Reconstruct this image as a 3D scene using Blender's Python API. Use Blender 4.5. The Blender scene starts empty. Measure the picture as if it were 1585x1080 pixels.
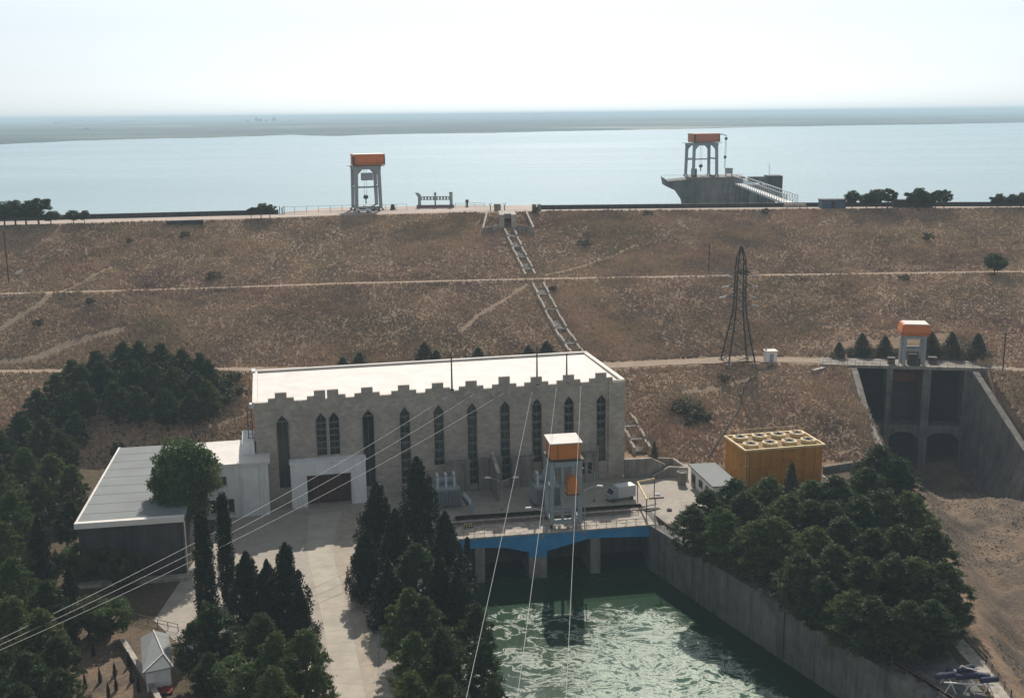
import bpy, math, random
import numpy as np
from mathutils import Vector, Matrix, Euler

# ------------------------------------------------------------------ camera, sky, sun, exposure
SC = bpy.context.scene
COL = SC.collection
CX, CY = 792.5, 540.0
F, PITCH, ROLL, CAMZ = 1714.867, math.radians(11.964385), math.radians(-0.598122), 64.0
cam = bpy.data.cameras.new("camera")
camo = bpy.data.objects.new("camera", cam); COL.objects.link(camo)
cam.sensor_width = 36.0; cam.lens = 36.0 * F / 1585.0
cam.clip_start = 0.5; cam.clip_end = 60000
camo.matrix_world = Matrix.Translation((0, 0, CAMZ)) @ Matrix.Rotation(math.pi/2 - PITCH, 4, 'X') @ Matrix.Rotation(ROLL, 4, 'Z')
SC.camera = camo

SUN_EL, SUN_AZ = math.radians(41), math.radians(2.5)      # azimuth measured from +Y towards +X
w = bpy.data.worlds.new("World"); SC.world = w; w.use_nodes = True
nt = w.node_tree; bg = nt.nodes["Background"]
sky = nt.nodes.new("ShaderNodeTexSky"); sky.sky_type = 'NISHITA'; sky.sun_disc = False
sky.sun_elevation = SUN_EL; sky.sun_rotation = SUN_AZ
sky.air_density = 1.0; sky.dust_density = 0.9; sky.ozone_density = 3.5; sky.altitude = 50
hs = nt.nodes.new("ShaderNodeHueSaturation"); hs.inputs["Saturation"].default_value = .2
tn = nt.nodes.new("ShaderNodeMix"); tn.data_type = 'RGBA'; tn.blend_type = 'MULTIPLY'; tn.inputs[0].default_value = 1; tn.inputs[7].default_value = (.93, 1.0, 1.06, 1)
nt.links.new(sky.outputs[0], hs.inputs["Color"]); nt.links.new(hs.outputs[0], tn.inputs[6]); nt.links.new(tn.outputs[2], bg.inputs[0]); bg.inputs[1].default_value = 0.109
sun = bpy.data.lights.new("sun", 'SUN'); sun.energy = 4.9; sun.angle = math.radians(0.6); sun.color = (1.0, 0.93, 0.84)
suno = bpy.data.objects.new("sun", sun); COL.objects.link(suno)
sd = Vector((math.sin(SUN_AZ)*math.cos(SUN_EL), math.cos(SUN_AZ)*math.cos(SUN_EL), math.sin(SUN_EL)))
suno.rotation_euler = sd.to_track_quat('Z', 'Y').to_euler()
vs = SC.view_settings; vs.view_transform = 'Standard'; vs.look = 'None'; vs.exposure = 0.0; vs.gamma = 1.0
SC.cycles.volume_bounces = 1; SC.cycles.max_bounces = 6; SC.cycles.diffuse_bounces = 3

# ------------------------------------------------------------------ helpers: picture pixel <-> place
def ray(u, v):
    X, Y = u - CX, v - CY
    cr, sr = math.cos(-ROLL), math.sin(-ROLL)
    X, Y = X*cr - Y*sr, X*sr + Y*cr
    cp, sp = math.cos(PITCH), math.sin(PITCH)
    return np.array([X, F*cp - Y*sp, -F*sp - Y*cp])
O = np.array([0, 0, CAMZ])
def U(u, v, z):
    d = ray(u, v); return O + d*((z - CAMZ)/d[2])
def V(u, v, y):
    d = ray(u, v); return O + d*(y/d[1])

random.seed(7); RNG = np.random.default_rng(7)
def _h(ix, iy, s):
    n = (ix*374761393 + iy*668265263 + s*982451653) & 0x7fffffff
    n = ((n ^ (n >> 13))*1274126177) & 0x7fffffff
    return ((n ^ (n >> 16)) & 0xffff)/65535.0
def vnoise(x, y, s=0):
    x = np.asarray(x, float); y = np.asarray(y, float)
    ix = np.floor(x).astype(np.int64); iy = np.floor(y).astype(np.int64)
    fx = x-ix; fy = y-iy; fx = fx*fx*(3-2*fx); fy = fy*fy*(3-2*fy)
    return (_h(ix, iy, s)*(1-fx) + _h(ix+1, iy, s)*fx)*(1-fy) + (_h(ix, iy+1, s)*(1-fx) + _h(ix+1, iy+1, s)*fx)*fy
def fbm(x, y, sc, o=4, s=0):
    r = 0; a = .5; t = 0
    for k in range(o):
        r = r + a*vnoise(np.asarray(x)/sc, np.asarray(y)/sc, s+k); t += a; a *= .5; sc *= .5
    return r/t - .5
def sstep(t):
    t = np.clip(t, 0, 1); return t*t*(3-2*t)
def inside(px, py, poly):
    c = np.zeros(np.shape(px), bool); n = len(poly)
    for i in range(n):
        x1, y1 = poly[i]; x2, y2 = poly[(i+1) % n]
        if y1 == y2: continue
        c ^= ((y1 > py) != (y2 > py)) & (px < (x2-x1)*(py-y1)/(y2-y1) + x1)
    return c
def pdist(px, py, poly, closed=True):
    d = np.full(np.shape(px), 1e9); n = len(poly)
    for i in range(n if closed else n-1):
        x1, y1 = poly[i]; x2, y2 = poly[(i+1) % n]
        L = (x2-x1)**2 + (y2-y1)**2 + 1e-12
        t = np.clip(((px-x1)*(x2-x1) + (py-y1)*(y2-y1))/L, 0, 1)
        d = np.minimum(d, np.hypot(px-x1-t*(x2-x1), py-y1-t*(y2-y1)))
    return d

# ------------------------------------------------------------------ terrain
ZC, Z1, Z2, ZL = 36.0, 23.0, 10.5, 28.8
def ip(pts):
    X = [p[0] for p in pts]; Y = [p[1] for p in pts]
    return lambda x: np.interp(x, X, Y)
yc = ip([(-460, 245), (-137, 299), (-70, 312), (-48, 320), (6, 326), (86, 325), (150, 321), (460, 300)])
yw = ip([(-460, 262), (-130, 315), (-66, 326), (6, 333), (86, 332.5), (150, 327), (460, 305)])     # wave wall on the lake side
y1 = ip([(-460, 215), (-122.8, 263.3), (-80, 268), (-40, 274.5), (5, 278.6), (60, 281), (132, 283), (460, 275)])
y2 = ip([(-460, 200), (-111, 234.4), (-40, 234), (23, 234.4), (51, 239.5), (71, 236), (107, 226), (160, 218), (460, 200)])
yf = ip([(-460, 175), (-110, 192), (-75, 196), (-45, 206), (-30, 210), (10, 210), (25, 203), (31, 198), (36, 196), (66, 197), (72, 204), (98, 203), (107, 203), (160, 200), (460, 170)])
CHAN = [(-9.5, 171), (-9.0, 161), (-6, 130), (-4, 60), (-4, 15), (66, 15), (66, 68), (46.1, 112.4), (34, 139), (21.5, 166.3), (21.0, 176)]
FLOOR = [(73.5, 234), (74.5, 242), (101, 237), (99.3, 229), (100.8, 205), (105, 190), (128, 150), (150, 90), (170, 15), (72, 15), (54.8, 98), (55.5, 112), (57.2, 127), (64, 160), (71.5, 200)]
def hgt(x, y):
    x = np.asarray(x, float); y = np.asarray(y, float)
    c, W, b1, b2, f = yc(x), yw(x), y1(x), y2(x), yf(x)
    hw = 2.7
    z = np.zeros(np.broadcast(x, y).shape)
    def seg(ya, za, yb, zb):
        m = (y > ya) & (y <= yb); return m, za + (zb-za)*np.clip((y-ya)/np.maximum(yb-ya, .1), 0, 1)
    for ya, za, yb, zb in ((f, 0, b2-hw, Z2), (b2-hw, Z2, b2+hw, Z2), (b2+hw, Z2, b1-hw, Z1), (b1-hw, Z1, b1+hw, Z1), (b1+hw, Z1, c, ZC), (c, ZC, W+1.0, ZC), (W+1.0, ZC, W+24, 24.0)):
        m, v = seg(ya, za, yb, zb); z = np.where(m, v, z)
    z = np.where(y > W+24, 24.0, z)
    slope = ((y > f) & (y < b2-hw-.5)) | ((y > b2+hw+.5) & (y < b1-hw-.5)) | ((y > b1+hw+.5) & (y < c-1))
    z = z + np.where(slope, fbm(x, y, 9, 4, 3)*1.1 + fbm(x, y, 2.2, 2, 9)*.35, 0)
    # lobed bank right of the powerhouse
    z = z + np.where(slope & (y < b2), 1.6*np.exp(-((x-33)/7)**2 - ((y-222)/6)**2) - 1.2*np.exp(-((x-46)/5)**2 - ((y-218)/7)**2), 0)
    # wooded rise far left
    z = np.where(y <= f, z + sstep((-62-x)/30)*sstep((y-60)/60)*1.5, z)
    # cuts
    ins = inside(x, y, FLOOR); d = pdist(x, y, FLOOR)
    fl = -12 + 6.5*sstep((212-y)/26) + fbm(x, y, 16, 4, 21)*3.2 + fbm(x, y, 6, 3, 5)*3.2 + fbm(x, y, 2.5, 2, 6)*.6
    wd = np.where(y > 196, 1.5, np.where(x > 95, 14, 9))
    k = np.where(ins, sstep(d/wd), 0)
    z = z*(1-k) + fl*k
    ins = inside(x, y, CHAN); d = pdist(x, y, CHAN); sdv = np.where(ins, d, -d)
    z = np.where(sdv > -1.2, -11.0, z)
    return z
def hz(x, y): return float(hgt(np.array([x]), np.array([y]))[0])
def G(u, v, lift=0.0):
    d = ray(u, v); t = 60/d[1]; prev = t
    while t*d[1] < 700:
        p = O + d*t
        if p[2] <= hz(p[0], p[1]) + lift:
            a, b = prev, t
            for _ in range(14):
                m = (a+b)/2; p = O + d*m
                if p[2] <= hz(p[0], p[1]) + lift: b = m
                else: a = m
            return O + d*b
        prev = t; t += 1.0/d[1]
    return O + d*t

# ------------------------------------------------------------------ materials
MATS = {}
def nodes(name):
    m = bpy.data.materials.new(name); m.use_nodes = True; MATS[name] = m
    return m, m.node_tree, m.node_tree.nodes["Principled BSDF"]
def N(t, k, **kw):
    n = t.nodes.new(k)
    for a, b in kw.items():
        if a.startswith('i_'): n.inputs[a[2:].replace('_', ' ')].default_value = b
        else: setattr(n, a, b)
    return n
def ramp(t, fac, stops):
    r = t.nodes.new("ShaderNodeValToRGB"); e = r.color_ramp.elements
    while len(e) < len(stops): e.new(.5)
    for q, (p, c) in zip(e, stops):
        q.position = p; q.color = (c[0], c[1], c[2], 1) if not isinstance(c, (int, float)) else (c, c, c, 1)
    t.links.new(fac, r.inputs[0]); return r.outputs[0]
def mixc(t, fac, a, b, mode='MIX'):
    m = t.nodes.new("ShaderNodeMix"); m.data_type = 'RGBA'; m.blend_type = mode
    for s, x in ((m.inputs[0], fac), (m.inputs[6], a), (m.inputs[7], b)):
        if isinstance(x, (int, float)): s.default_value = x
        elif isinstance(x, tuple): s.default_value = (x[0], x[1], x[2], 1)
        else: t.links.new(x, s)
    return m.outputs[2]
def noise(t, scale, detail=5, rough=.6, vec=None, dist=0):
    n = N(t, "ShaderNodeTexNoise"); n.inputs["Scale"].default_value = scale; n.inputs["Detail"].default_value = detail
    n.inputs["Roughness"].default_value = rough; n.inputs["Distortion"].default_value = dist
    if vec is None:
        tc = t.nodes.new("ShaderNodeTexCoord"); vec = tc.outputs["Object"]
    t.links.new(vec, n.inputs["Vector"]); return n.outputs["Fac"]
def bump(t, b, h, dist, strength=1.0):
    n = t.nodes.new("ShaderNodeBump"); n.inputs["Distance"].default_value = dist; n.inputs["Strength"].default_value = strength
    t.links.new(h, n.inputs["Height"]); t.links.new(n.outputs[0], b.inputs["Normal"])
def simple(name, c, rough=.7, metal=0, var=.25, scale=1.5, bmp=.02, bscale=6, spec=.3, rust=None):
    m, t, b = nodes(name)
    n = noise(t, scale, 6, .65)
    lo = tuple(x*(1-var) for x in c); hi = tuple(min(1, x*(1+var*.6)) for x in c)
    col = ramp(t, n, [(.3, lo), (.7, hi)])
    if name in ("concrete", "old_concrete", "pale_concrete", "dark_wall", "white_render"):
        tc = t.nodes.new("ShaderNodeTexCoord"); mp = t.nodes.new("ShaderNodeMapping"); mp.inputs["Scale"].default_value = (1.1, 1.1, .09); t.links.new(tc.outputs["Object"], mp.inputs[0])
        kk = (.55, .8) if name != "white_render" else (.86, .95)
        col = mixc(t, 1.0, col, ramp(t, noise(t, .9, 6, .7, mp.outputs[0], .3), [(.36, kk[0]), (.48, kk[1]+.1), (.6, 1.08)]), 'MULTIPLY')
    if rust:
        n3 = noise(t, scale*2.3, 8, .7); f = ramp(t, n3, [(.56, 0.0), (.66, 1.0)]); col = mixc(t, f, col, rust)
    t.links.new(col, b.inputs["Base Color"]); b.inputs["Roughness"].default_value = rough
    b.inputs["Metallic"].default_value = metal; b.inputs["Specular IOR Level"].default_value = spec
    if bmp: bump(t, b, noise(t, bscale, 4, .6), bmp)
    return m

# dry slope grass over soil
def mk_ground():
    m, t, b = nodes("ground")
    big = noise(t, .028, 4, .55); mid = noise(t, .16, 5, .65); fine = noise(t, 1.1, 6, .75); ff = noise(t, 3.0, 4, .7)
    c = ramp(t, big, [(.3, (.25, .17, .115)), (.5, (.31, .215, .14)), (.7, (.26, .205, .125))])
    c2 = ramp(t, mid, [(.3, (.38, .26, .17)), (.55, (.25, .16, .115)), (.75, (.23, .185, .11))])
    c = mixc(t, .5, c, c2)
    c = mixc(t, 1.0, c, ramp(t, noise(t, .022, 6, .7, dist=1.5), [(.38, .74), (.5, 1.0), (.62, 1.16)]), 'MULTIPLY')
    k = ramp(t, fine, [(.35, .74), (.62, 1.15)])
    c = mixc(t, 1.0, c, k, 'MULTIPLY')
    a = N(t, "ShaderNodeVertexColor"); a.layer_name = "zone"
    sep = N(t, "ShaderNodeSeparateColor"); t.links.new(a.outputs[0], sep.inputs[0])
    earth = mixc(t, ramp(t, mid, [(.4, 0.0), (.6, 1.0)]), (.225, .16, .108), (.13, .10, .078))
    earth = mixc(t, 1.0, earth, ramp(t, fine, [(.3, .6), (.65, 1.2)]), 'MULTIPLY')
    c = mixc(t, sep.outputs[0], c, earth)
    litter_shade = ramp(t, fine, [(.35, (.05, .045, .028)), (.6, (.105, .085, .055))])  # woodland litter; the same dark tone also paints tree shade onto the ground
    c = mixc(t, sep.outputs[1], c, litter_shade)
    sand = ramp(t, fine, [(.3, (.27, .20, .135)), (.7, (.36, .27, .19))])
    c = mixc(t, sep.outputs[2], c, sand)
    t.links.new(c, b.inputs["Base Color"]); b.inputs["Roughness"].default_value = .95; b.inputs["Specular IOR Level"].default_value = .1
    ad = N(t, "ShaderNodeMath", operation='ADD'); t.links.new(fine, ad.inputs[0]); t.links.new(ff, ad.inputs[1])
    bump(t, b, ad.outputs[0], .35, .8)
    return m
M_GROUND = mk_ground()
def mk_track():
    m, t, b = nodes("track"); n = noise(t, .5, 6, .7); n2 = noise(t, 3, 5, .7)
    c = ramp(t, n, [(.3, (.23, .165, .115)), (.6, (.31, .225, .155)), (.8, (.25, .185, .13))])
    t.links.new(mixc(t, 1.0, c, ramp(t, n2, [(.3, .75), (.6, 1.1)]), 'MULTIPLY'), b.inputs["Base Color"])
    b.inputs["Roughness"].default_value = .95; bump(t, b, n2, .12); return m
M_TRACK = mk_track()
def mk_tuft():
    m, t, b = nodes("dry_grass"); n = noise(t, .05, 4, .6); n2 = noise(t, .9, 3, .8)
    c = ramp(t, n, [(.34, (.31, .20, .143)), (.46, (.405, .275, .183)), (.56, (.395, .277, .17)), (.68, (.28, .215, .133))])
    c = mixc(t, ramp(t, noise(t, .09, 4, .6), [(.5, 0.0), (.66, .6)]), c, (.21, .165, .135))
    c = mixc(t, 1.0, c, ramp(t, noise(t, .022, 6, .7, dist=1.5), [(.38, .74), (.5, 1.0), (.62, 1.16)]), 'MULTIPLY')
    t.links.new(mixc(t, 1.0, c, ramp(t, n2, [(.3, .82), (.7, 1.2)]), 'MULTIPLY'), b.inputs["Base Color"])
    b.inputs["Roughness"].default_value = .9; b.inputs["Specular IOR Level"].default_value = .1; return m
M_TUFT = mk_tuft()
def mk_yard():
    m, t, b = nodes("yard")
    n = noise(t, .12, 5, .6); n2 = noise(t, 1.3, 6, .7)
    c = ramp(t, n, [(.3, (.29, .25, .205)), (.55, (.37, .325, .27)), (.72, (.25, .22, .185))])
    c = mixc(t, 1.0, c, ramp(t, n2, [(.3, .82), (.65, 1.06)]), 'MULTIPLY')
    vo = N(t, "ShaderNodeTexVoronoi", feature='DISTANCE_TO_EDGE'); vo.inputs["Scale"].default_value = .14
    tc = t.nodes.new("ShaderNodeTexCoord")
    nn = N(t, "ShaderNodeTexNoise"); nn.inputs["Scale"].default_value = .5; nn.inputs["Detail"].default_value = 4
    t.links.new(tc.outputs["Object"], nn.inputs["Vector"])
    va = N(t, "ShaderNodeVectorMath", operation='MULTIPLY_ADD'); t.links.new(nn.outputs["Color"], va.inputs[0]); va.inputs[1].default_value = (3, 3, 3); t.links.new(tc.outputs["Object"], va.inputs[2])
    t.links.new(va.outputs[0], vo.inputs["Vector"])
    c = mixc(t, ramp(t, vo.outputs["Distance"], [(.0, 1.0), (.004, 0.0)]), c, (.26, .21, .16))
    t.links.new(c, b.inputs["Base Color"]); b.inputs["Roughness"].default_value = .9; bump(t, b, n2, .02); return m
M_YARD = mk_yard()
def mk_stone():
    m, t, b = nodes("facade_stone")
    tc = t.nodes.new("ShaderNodeTexCoord"); s = N(t, "ShaderNodeSeparateXYZ"); t.links.new(tc.outputs["Object"], s.inputs[0])
    cb = N(t, "ShaderNodeCombineXYZ"); ad = N(t, "ShaderNodeMath", operation='ADD')
    t.links.new(s.outputs[0], ad.inputs[0]); t.links.new(s.outputs[1], ad.inputs[1]); t.links.new(ad.outputs[0], cb.inputs[0]); t.links.new(s.outputs[2], cb.inputs[1])
    br = N(t, "ShaderNodeTexBrick"); t.links.new(cb.outputs[0], br.inputs["Vector"])
    for k, v in (("Scale", 1.0), ("Brick Width", .8), ("Row Height", .42), ("Mortar Size", .008), ("Bias", .1)): br.inputs[k].default_value = v
    br.inputs["Color1"].default_value = (.32, .277, .225, 1); br.inputs["Color2"].default_value = (.415, .362, .30, 1); br.inputs["Mortar"].default_value = (.22, .19, .155, 1)
    n = noise(t, .22, 5, .65); n2 = noise(t, .9, 6, .7)
    c = mixc(t, 1.0, br.outputs["Color"], ramp(t, n, [(.3, .78), (.7, 1.15)]), 'MULTIPLY')
    # a second brick grid picks out the odd replaced, paler or darker slab
    br2 = N(t, "ShaderNodeTexBrick"); t.links.new(cb.outputs[0], br2.inputs["Vector"])
    for k, v in (("Scale", 1.0), ("Brick Width", .95), ("Row Height", .62), ("Mortar Size", .0), ("Bias", -.55)): br2.inputs[k].default_value = v
    br2.inputs["Color1"].default_value = (.0, .0, .0, 1); br2.inputs["Color2"].default_value = (1, 1, 1, 1)
    pm = N(t, "ShaderNodeMath", operation='MULTIPLY'); t.links.new(br2.outputs["Color"], pm.inputs[0]); t.links.new(ramp(t, n2, [(.5, 0.0), (.58, 1.0)]), pm.inputs[1])
    c = mixc(t, pm.outputs[0], c, (.60, .51, .41))
    c = mixc(t, ramp(t, noise(t, .5, 6, .7, dist=1.5), [(.6, 0.0), (.72, .5)]), c, (.17, .145, .12))
    t.links.new(c, b.inputs["Base Color"]); b.inputs["Roughness"].default_value = .85; bump(t, b, n2, .03); return m
M_STONE = mk_stone()
def leafmat(name, c, hue=(.10, .09, .03), tr=.22):
    m, t, b = nodes(name)
    oi = N(t, "ShaderNodeObjectInfo")
    n = noise(t, .45, 4, .6)
    lo = tuple(x*.55 for x in c); hi = tuple(x*1.5 for x in c)
    col = ramp(t, n, [(.3, lo), (.5, c), (.72, hi)])
    rr = ramp(t, oi.outputs["Random"], [(0.0, 0.0), (1.0, .5)])
    col = mixc(t, rr, col, hue)
    t.links.new(col, b.inputs["Base Color"]); b.inputs["Roughness"].default_value = .65; b.inputs["Specular IOR Level"].default_value = .25
    tn = t.nodes.new("ShaderNodeBsdfTranslucent"); t.links.new(col, tn.inputs[0])
    mx = t.nodes.new("ShaderNodeMixShader"); mx.inputs[0].default_value = tr
    out = t.nodes["Material Output"]; t.links.new(b.outputs[0], mx.inputs[1]); t.links.new(tn.outputs[0], mx.inputs[2]); t.links.new(mx.outputs[0], out.inputs[0])
    return m
M_PINE = leafmat("pine_needles", (.042, .069, .024), (.088, .097, .032), .28)
M_CYP = leafmat("cypress_needles", (.022, .032, .015), (.035, .034, .014), .12)
M_BROAD = leafmat("broad_leaves", (.085, .125, .042), (.11, .135, .045), .32)
M_OLIVE = leafmat("shrub_leaves", (.085, .09, .048), (.11, .095, .055))
M_BARK = simple("bark", (.10, .075, .055), .95, var=.4, scale=3)
M_CONC = simple("concrete", (.27, .24, .205), .9, var=.35, scale=.35, bmp=.03, bscale=2)
M_CONCD = simple("old_concrete", (.165, .155, .14), .9, var=.45, scale=.3, bmp=.05, bscale=1.5)
M_CONCL = simple("pale_concrete", (.42, .37, .31), .9, var=.3, scale=.6)
M_WHITE = simple("white_render", (.74, .74, .71), .8, var=.1, scale=.5, bmp=.01)
M_ROOFW = simple("white_roof", (.68, .63, .575), .7, var=.15, scale=.3, bmp=.01)
M_ROOFG = simple("grey_roofing", (.215, .225, .22), .85, var=.12, scale=.22, bmp=.02, bscale=.8)
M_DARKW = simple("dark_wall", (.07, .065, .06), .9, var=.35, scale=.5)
M_GREY = simple("grey_steel", (.30, .33, .34), .6, var=.15, scale=1)
M_STEEL = simple("dark_steel", (.06, .05, .045), .7, var=.4, scale=2)
M_LIGHTST = simple("light_steel", (.55, .55, .53), .5, var=.12)
M_BLACK = simple("recess_black", (.03, .028, .026), .95, var=.4)  # near-black colour keeps the recessed spillway back wall and outer gates dark
M_ORANGE = simple("orange_paint", (.60, .19, .035), .55, var=.14, scale=.8)
M_RORANGE = simple("red_orange_paint", (.64, .20, .055), .6, var=.14, scale=.8)
M_YELLOW = simple("ochre_paint", (.52, .225, .025), .6, var=.25, scale=.35, rust=(.30, .09, .025))
M_YRIM = simple("pale_yellow_paint", (.66, .50, .24), .6, var=.25, scale=.7)
M_BLUE = simple("blue_paint", (.035, .26, .50), .6, var=.22, scale=.4)
M_BROWN = simple("rusty_red_paint", (.16, .05, .03), .8, var=.3)
M_DOOR = simple("brown_door", (.075, .03, .022), .7, var=.3)
M_RED = simple("red_cloth", (.32, .07, .05), .8, var=.3)
M_NAVY = simple("navy_rubber", (.02, .022, .06), .5, var=.3)
M_PORC = simple("porcelain", (.55, .6, .62), .3, var=.1)
M_WIRE = simple("aluminium_wire", (.42, .41, .39), .5, metal=.3, var=.1)
M_RUSTP = simple("pipe_paint", (.22, .15, .12), .8, var=.4)
def mk_glass():
    m, t, b = nodes("window_glass"); n = noise(t, .8, 3)
    t.links.new(ramp(t, n, [(.35, (.012, .013, .014)), (.65, (.03, .032, .032))]), b.inputs["Base Color"])
    b.inputs["Roughness"].default_value = .18; return m
M_GLASS = mk_glass()
M_MULL = simple("window_bars", (.13, .14, .12), .7, var=.3, scale=2)
def mk_lake():
    m, t, b = nodes("lake_water")
    tc = t.nodes.new("ShaderNodeTexCoord"); mp = t.nodes.new("ShaderNodeMapping"); mp.inputs["Scale"].default_value = (.35, 1.0, 1)
    t.links.new(tc.outputs["Object"], mp.inputs[0])
    b.inputs["Roughness"].default_value = .22; b.inputs["IOR"].default_value = 1.33
    c = ramp(t, noise(t, .004, 4, .6, mp.outputs[0]), [(.35, (.19, .29, .30)), (.65, (.225, .33, .34))])
    t.links.new(c, b.inputs["Base Color"])
    t.links.new(ramp(t, noise(t, .0035, 5, .65, mp.outputs[0], 1.0), [(.4, .19), (.6, .27)]), b.inputs['Roughness'])
    n = noise(t, .5, 5, .6, mp.outputs[0]); bump(t, b, n, .25, .6); return m
M_LAKE = mk_lake()
def mk_tail():
    m, t, b = nodes("tailwater")
    tc = t.nodes.new("ShaderNodeTexCoord"); P = tc.outputs["Object"]
    s = N(t, "ShaderNodeSeparateXYZ"); t.links.new(P, s.inputs[0])
    def math_(op, a, c_=None, clamp=False):
        n = N(t, "ShaderNodeMath", operation=op); n.use_clamp = clamp
        for i, q in enumerate((a, c_)):
            if q is None: continue
            if isinstance(q, (int, float)): n.inputs[i].default_value = q
            else: t.links.new(q, n.inputs[i])
        return n.outputs[0]
    # foam streaks drift away from the outfall: warp, stretch, threshold
    wn = N(t, "ShaderNodeTexNoise"); wn.inputs["Scale"].default_value = .16; wn.inputs["Detail"].default_value = 3; t.links.new(P, wn.inputs["Vector"])
    va = N(t, "ShaderNodeVectorMath", operation='MULTIPLY_ADD'); t.links.new(wn.outputs["Color"], va.inputs[0]); va.inputs[1].default_value = (9, 6, 0); t.links.new(P, va.inputs[2])
    mp = t.nodes.new("ShaderNodeMapping"); mp.inputs["Scale"].default_value = (.75, 1.25, 1); mp.inputs["Rotation"].default_value = (0, 0, .5); t.links.new(va.outputs[0], mp.inputs[0])
    n1 = noise(t, .7, 10, .74, mp.outputs[0], .6)
    ridge = math_('ABSOLUTE', math_('SUBTRACT', n1, .5))
    ridge = math_('SUBTRACT', 1.0, math_('MULTIPLY', ridge, 11.0), True)
    n2 = noise(t, 3.6, 8, .78, mp.outputs[0], 1.2)
    # how much foam: thick towards the right and near, thin at left
    gx = math_('MULTIPLY', math_('SUBTRACT', s.outputs[0], 9.0), .085)
    gy = math_('MULTIPLY', math_('SUBTRACT', 152.0, s.outputs[1]), .018)
    big = noise(t, .085, 3, .5)
    am = math_('ADD', math_('ADD', gx, gy), math_('MULTIPLY', math_('SUBTRACT', big, .5), 2.2))
    wd_ = math_('ADD', math_('MULTIPLY', math_('SUBTRACT', 21.5, s.outputs[0]), .9098), math_('MULTIPLY', math_('SUBTRACT', 166.3, s.outputs[1]), .4152))
    msk = math_('MULTIPLY', math_('MULTIPLY', math_('SUBTRACT', math_('ADD', wd_, math_('MULTIPLY', noise(t, .25, 5, .65), 6.0)), 6.5), .3, True), 1.0, True)
    msk = math_('MINIMUM', msk, math_('MULTIPLY', math_('SUBTRACT', 160.5, math_('ADD', s.outputs[1], math_('MULTIPLY', noise(t, .22, 5, .65), 14.0))), .3, True))
    am = math_('MINIMUM', math_('MAXIMUM', am, -.5), .62)
    am = math_('SUBTRACT', math_('MULTIPLY', math_('ADD', am, 1.2), msk), 1.2)
    v = math_('ADD', math_('MULTIPLY', ridge, .46), math_('ADD', math_('MULTIPLY', n2, .75), math_('MULTIPLY', am, .27)))
    foam = ramp(t, v, [(.75, 0.0), (.93, .9)])
    # thin foam lines drifting over the whole basin
    n3 = noise(t, .23, 9, .62, mp.outputs[0], .4)
    r3 = math_('SUBTRACT', 1.0, math_('MULTIPLY', math_('ABSOLUTE', math_('SUBTRACT', n3, .5)), 34.0), True)
    r3 = math_('MULTIPLY', math_('MULTIPLY', r3, ramp(t, n2, [(.42, 0.0), (.56, 1.0)])), math_('MAXIMUM', msk, 0.0))
    foam = math_('MAXIMUM', foam, r3)
    base = mixc(t, ramp(t, am, [(.05, 0.0), (.62, 1.0)]), (.008, .034, .013), (.036, .082, .058))
    c = mixc(t, foam, base, (.46, .52, .42))
    t.links.new(c, b.inputs["Base Color"])
    b.inputs["IOR"].default_value = 1.33; b.inputs["Specular IOR Level"].default_value = .15
    r = N(t, "ShaderNodeMapRange"); r.inputs[3].default_value = .16; r.inputs[4].default_value = .8; t.links.new(foam, r.inputs[0]); t.links.new(r.outputs[0], b.inputs["Roughness"])
    h = math_('ADD', noise(t, .9, 2, .4, mp.outputs[0]), math_('MULTIPLY', foam, .4))
    bump(t, b, h, .03, .3); return m
M_TAIL = mk_tail()
def mk_far():
    m, t, b = nodes("far_land")
    tc = t.nodes.new("ShaderNodeTexCoord"); mp = t.nodes.new("ShaderNodeMapping"); mp.inputs["Scale"].default_value = (.35, 1.0, 1); t.links.new(tc.outputs["Object"], mp.inputs[0])
    vo = N(t, "ShaderNodeTexVoronoi"); vo.inputs["Scale"].default_value = .0045; t.links.new(mp.outputs[0], vo.inputs["Vector"])
    s = N(t, "ShaderNodeSeparateColor"); t.links.new(vo.outputs["Color"], s.inputs[0])
    c = ramp(t, s.outputs[0], [(0, (.015, .028, .014)), (.45, (.045, .06, .035)), (.75, (.11, .11, .07)), (1, (.30, .28, .2))])
    n = noise(t, .006, 6, .65, mp.outputs[0])
    c = mixc(t, ramp(t, n, [(.47, 1.0), (.55, 0.0)]), c, (.010, .02, .012))
    t.links.new(c, b.inputs["Base Color"]); b.inputs["Roughness"].default_value = 1; return m
M_FAR = mk_far()

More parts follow.
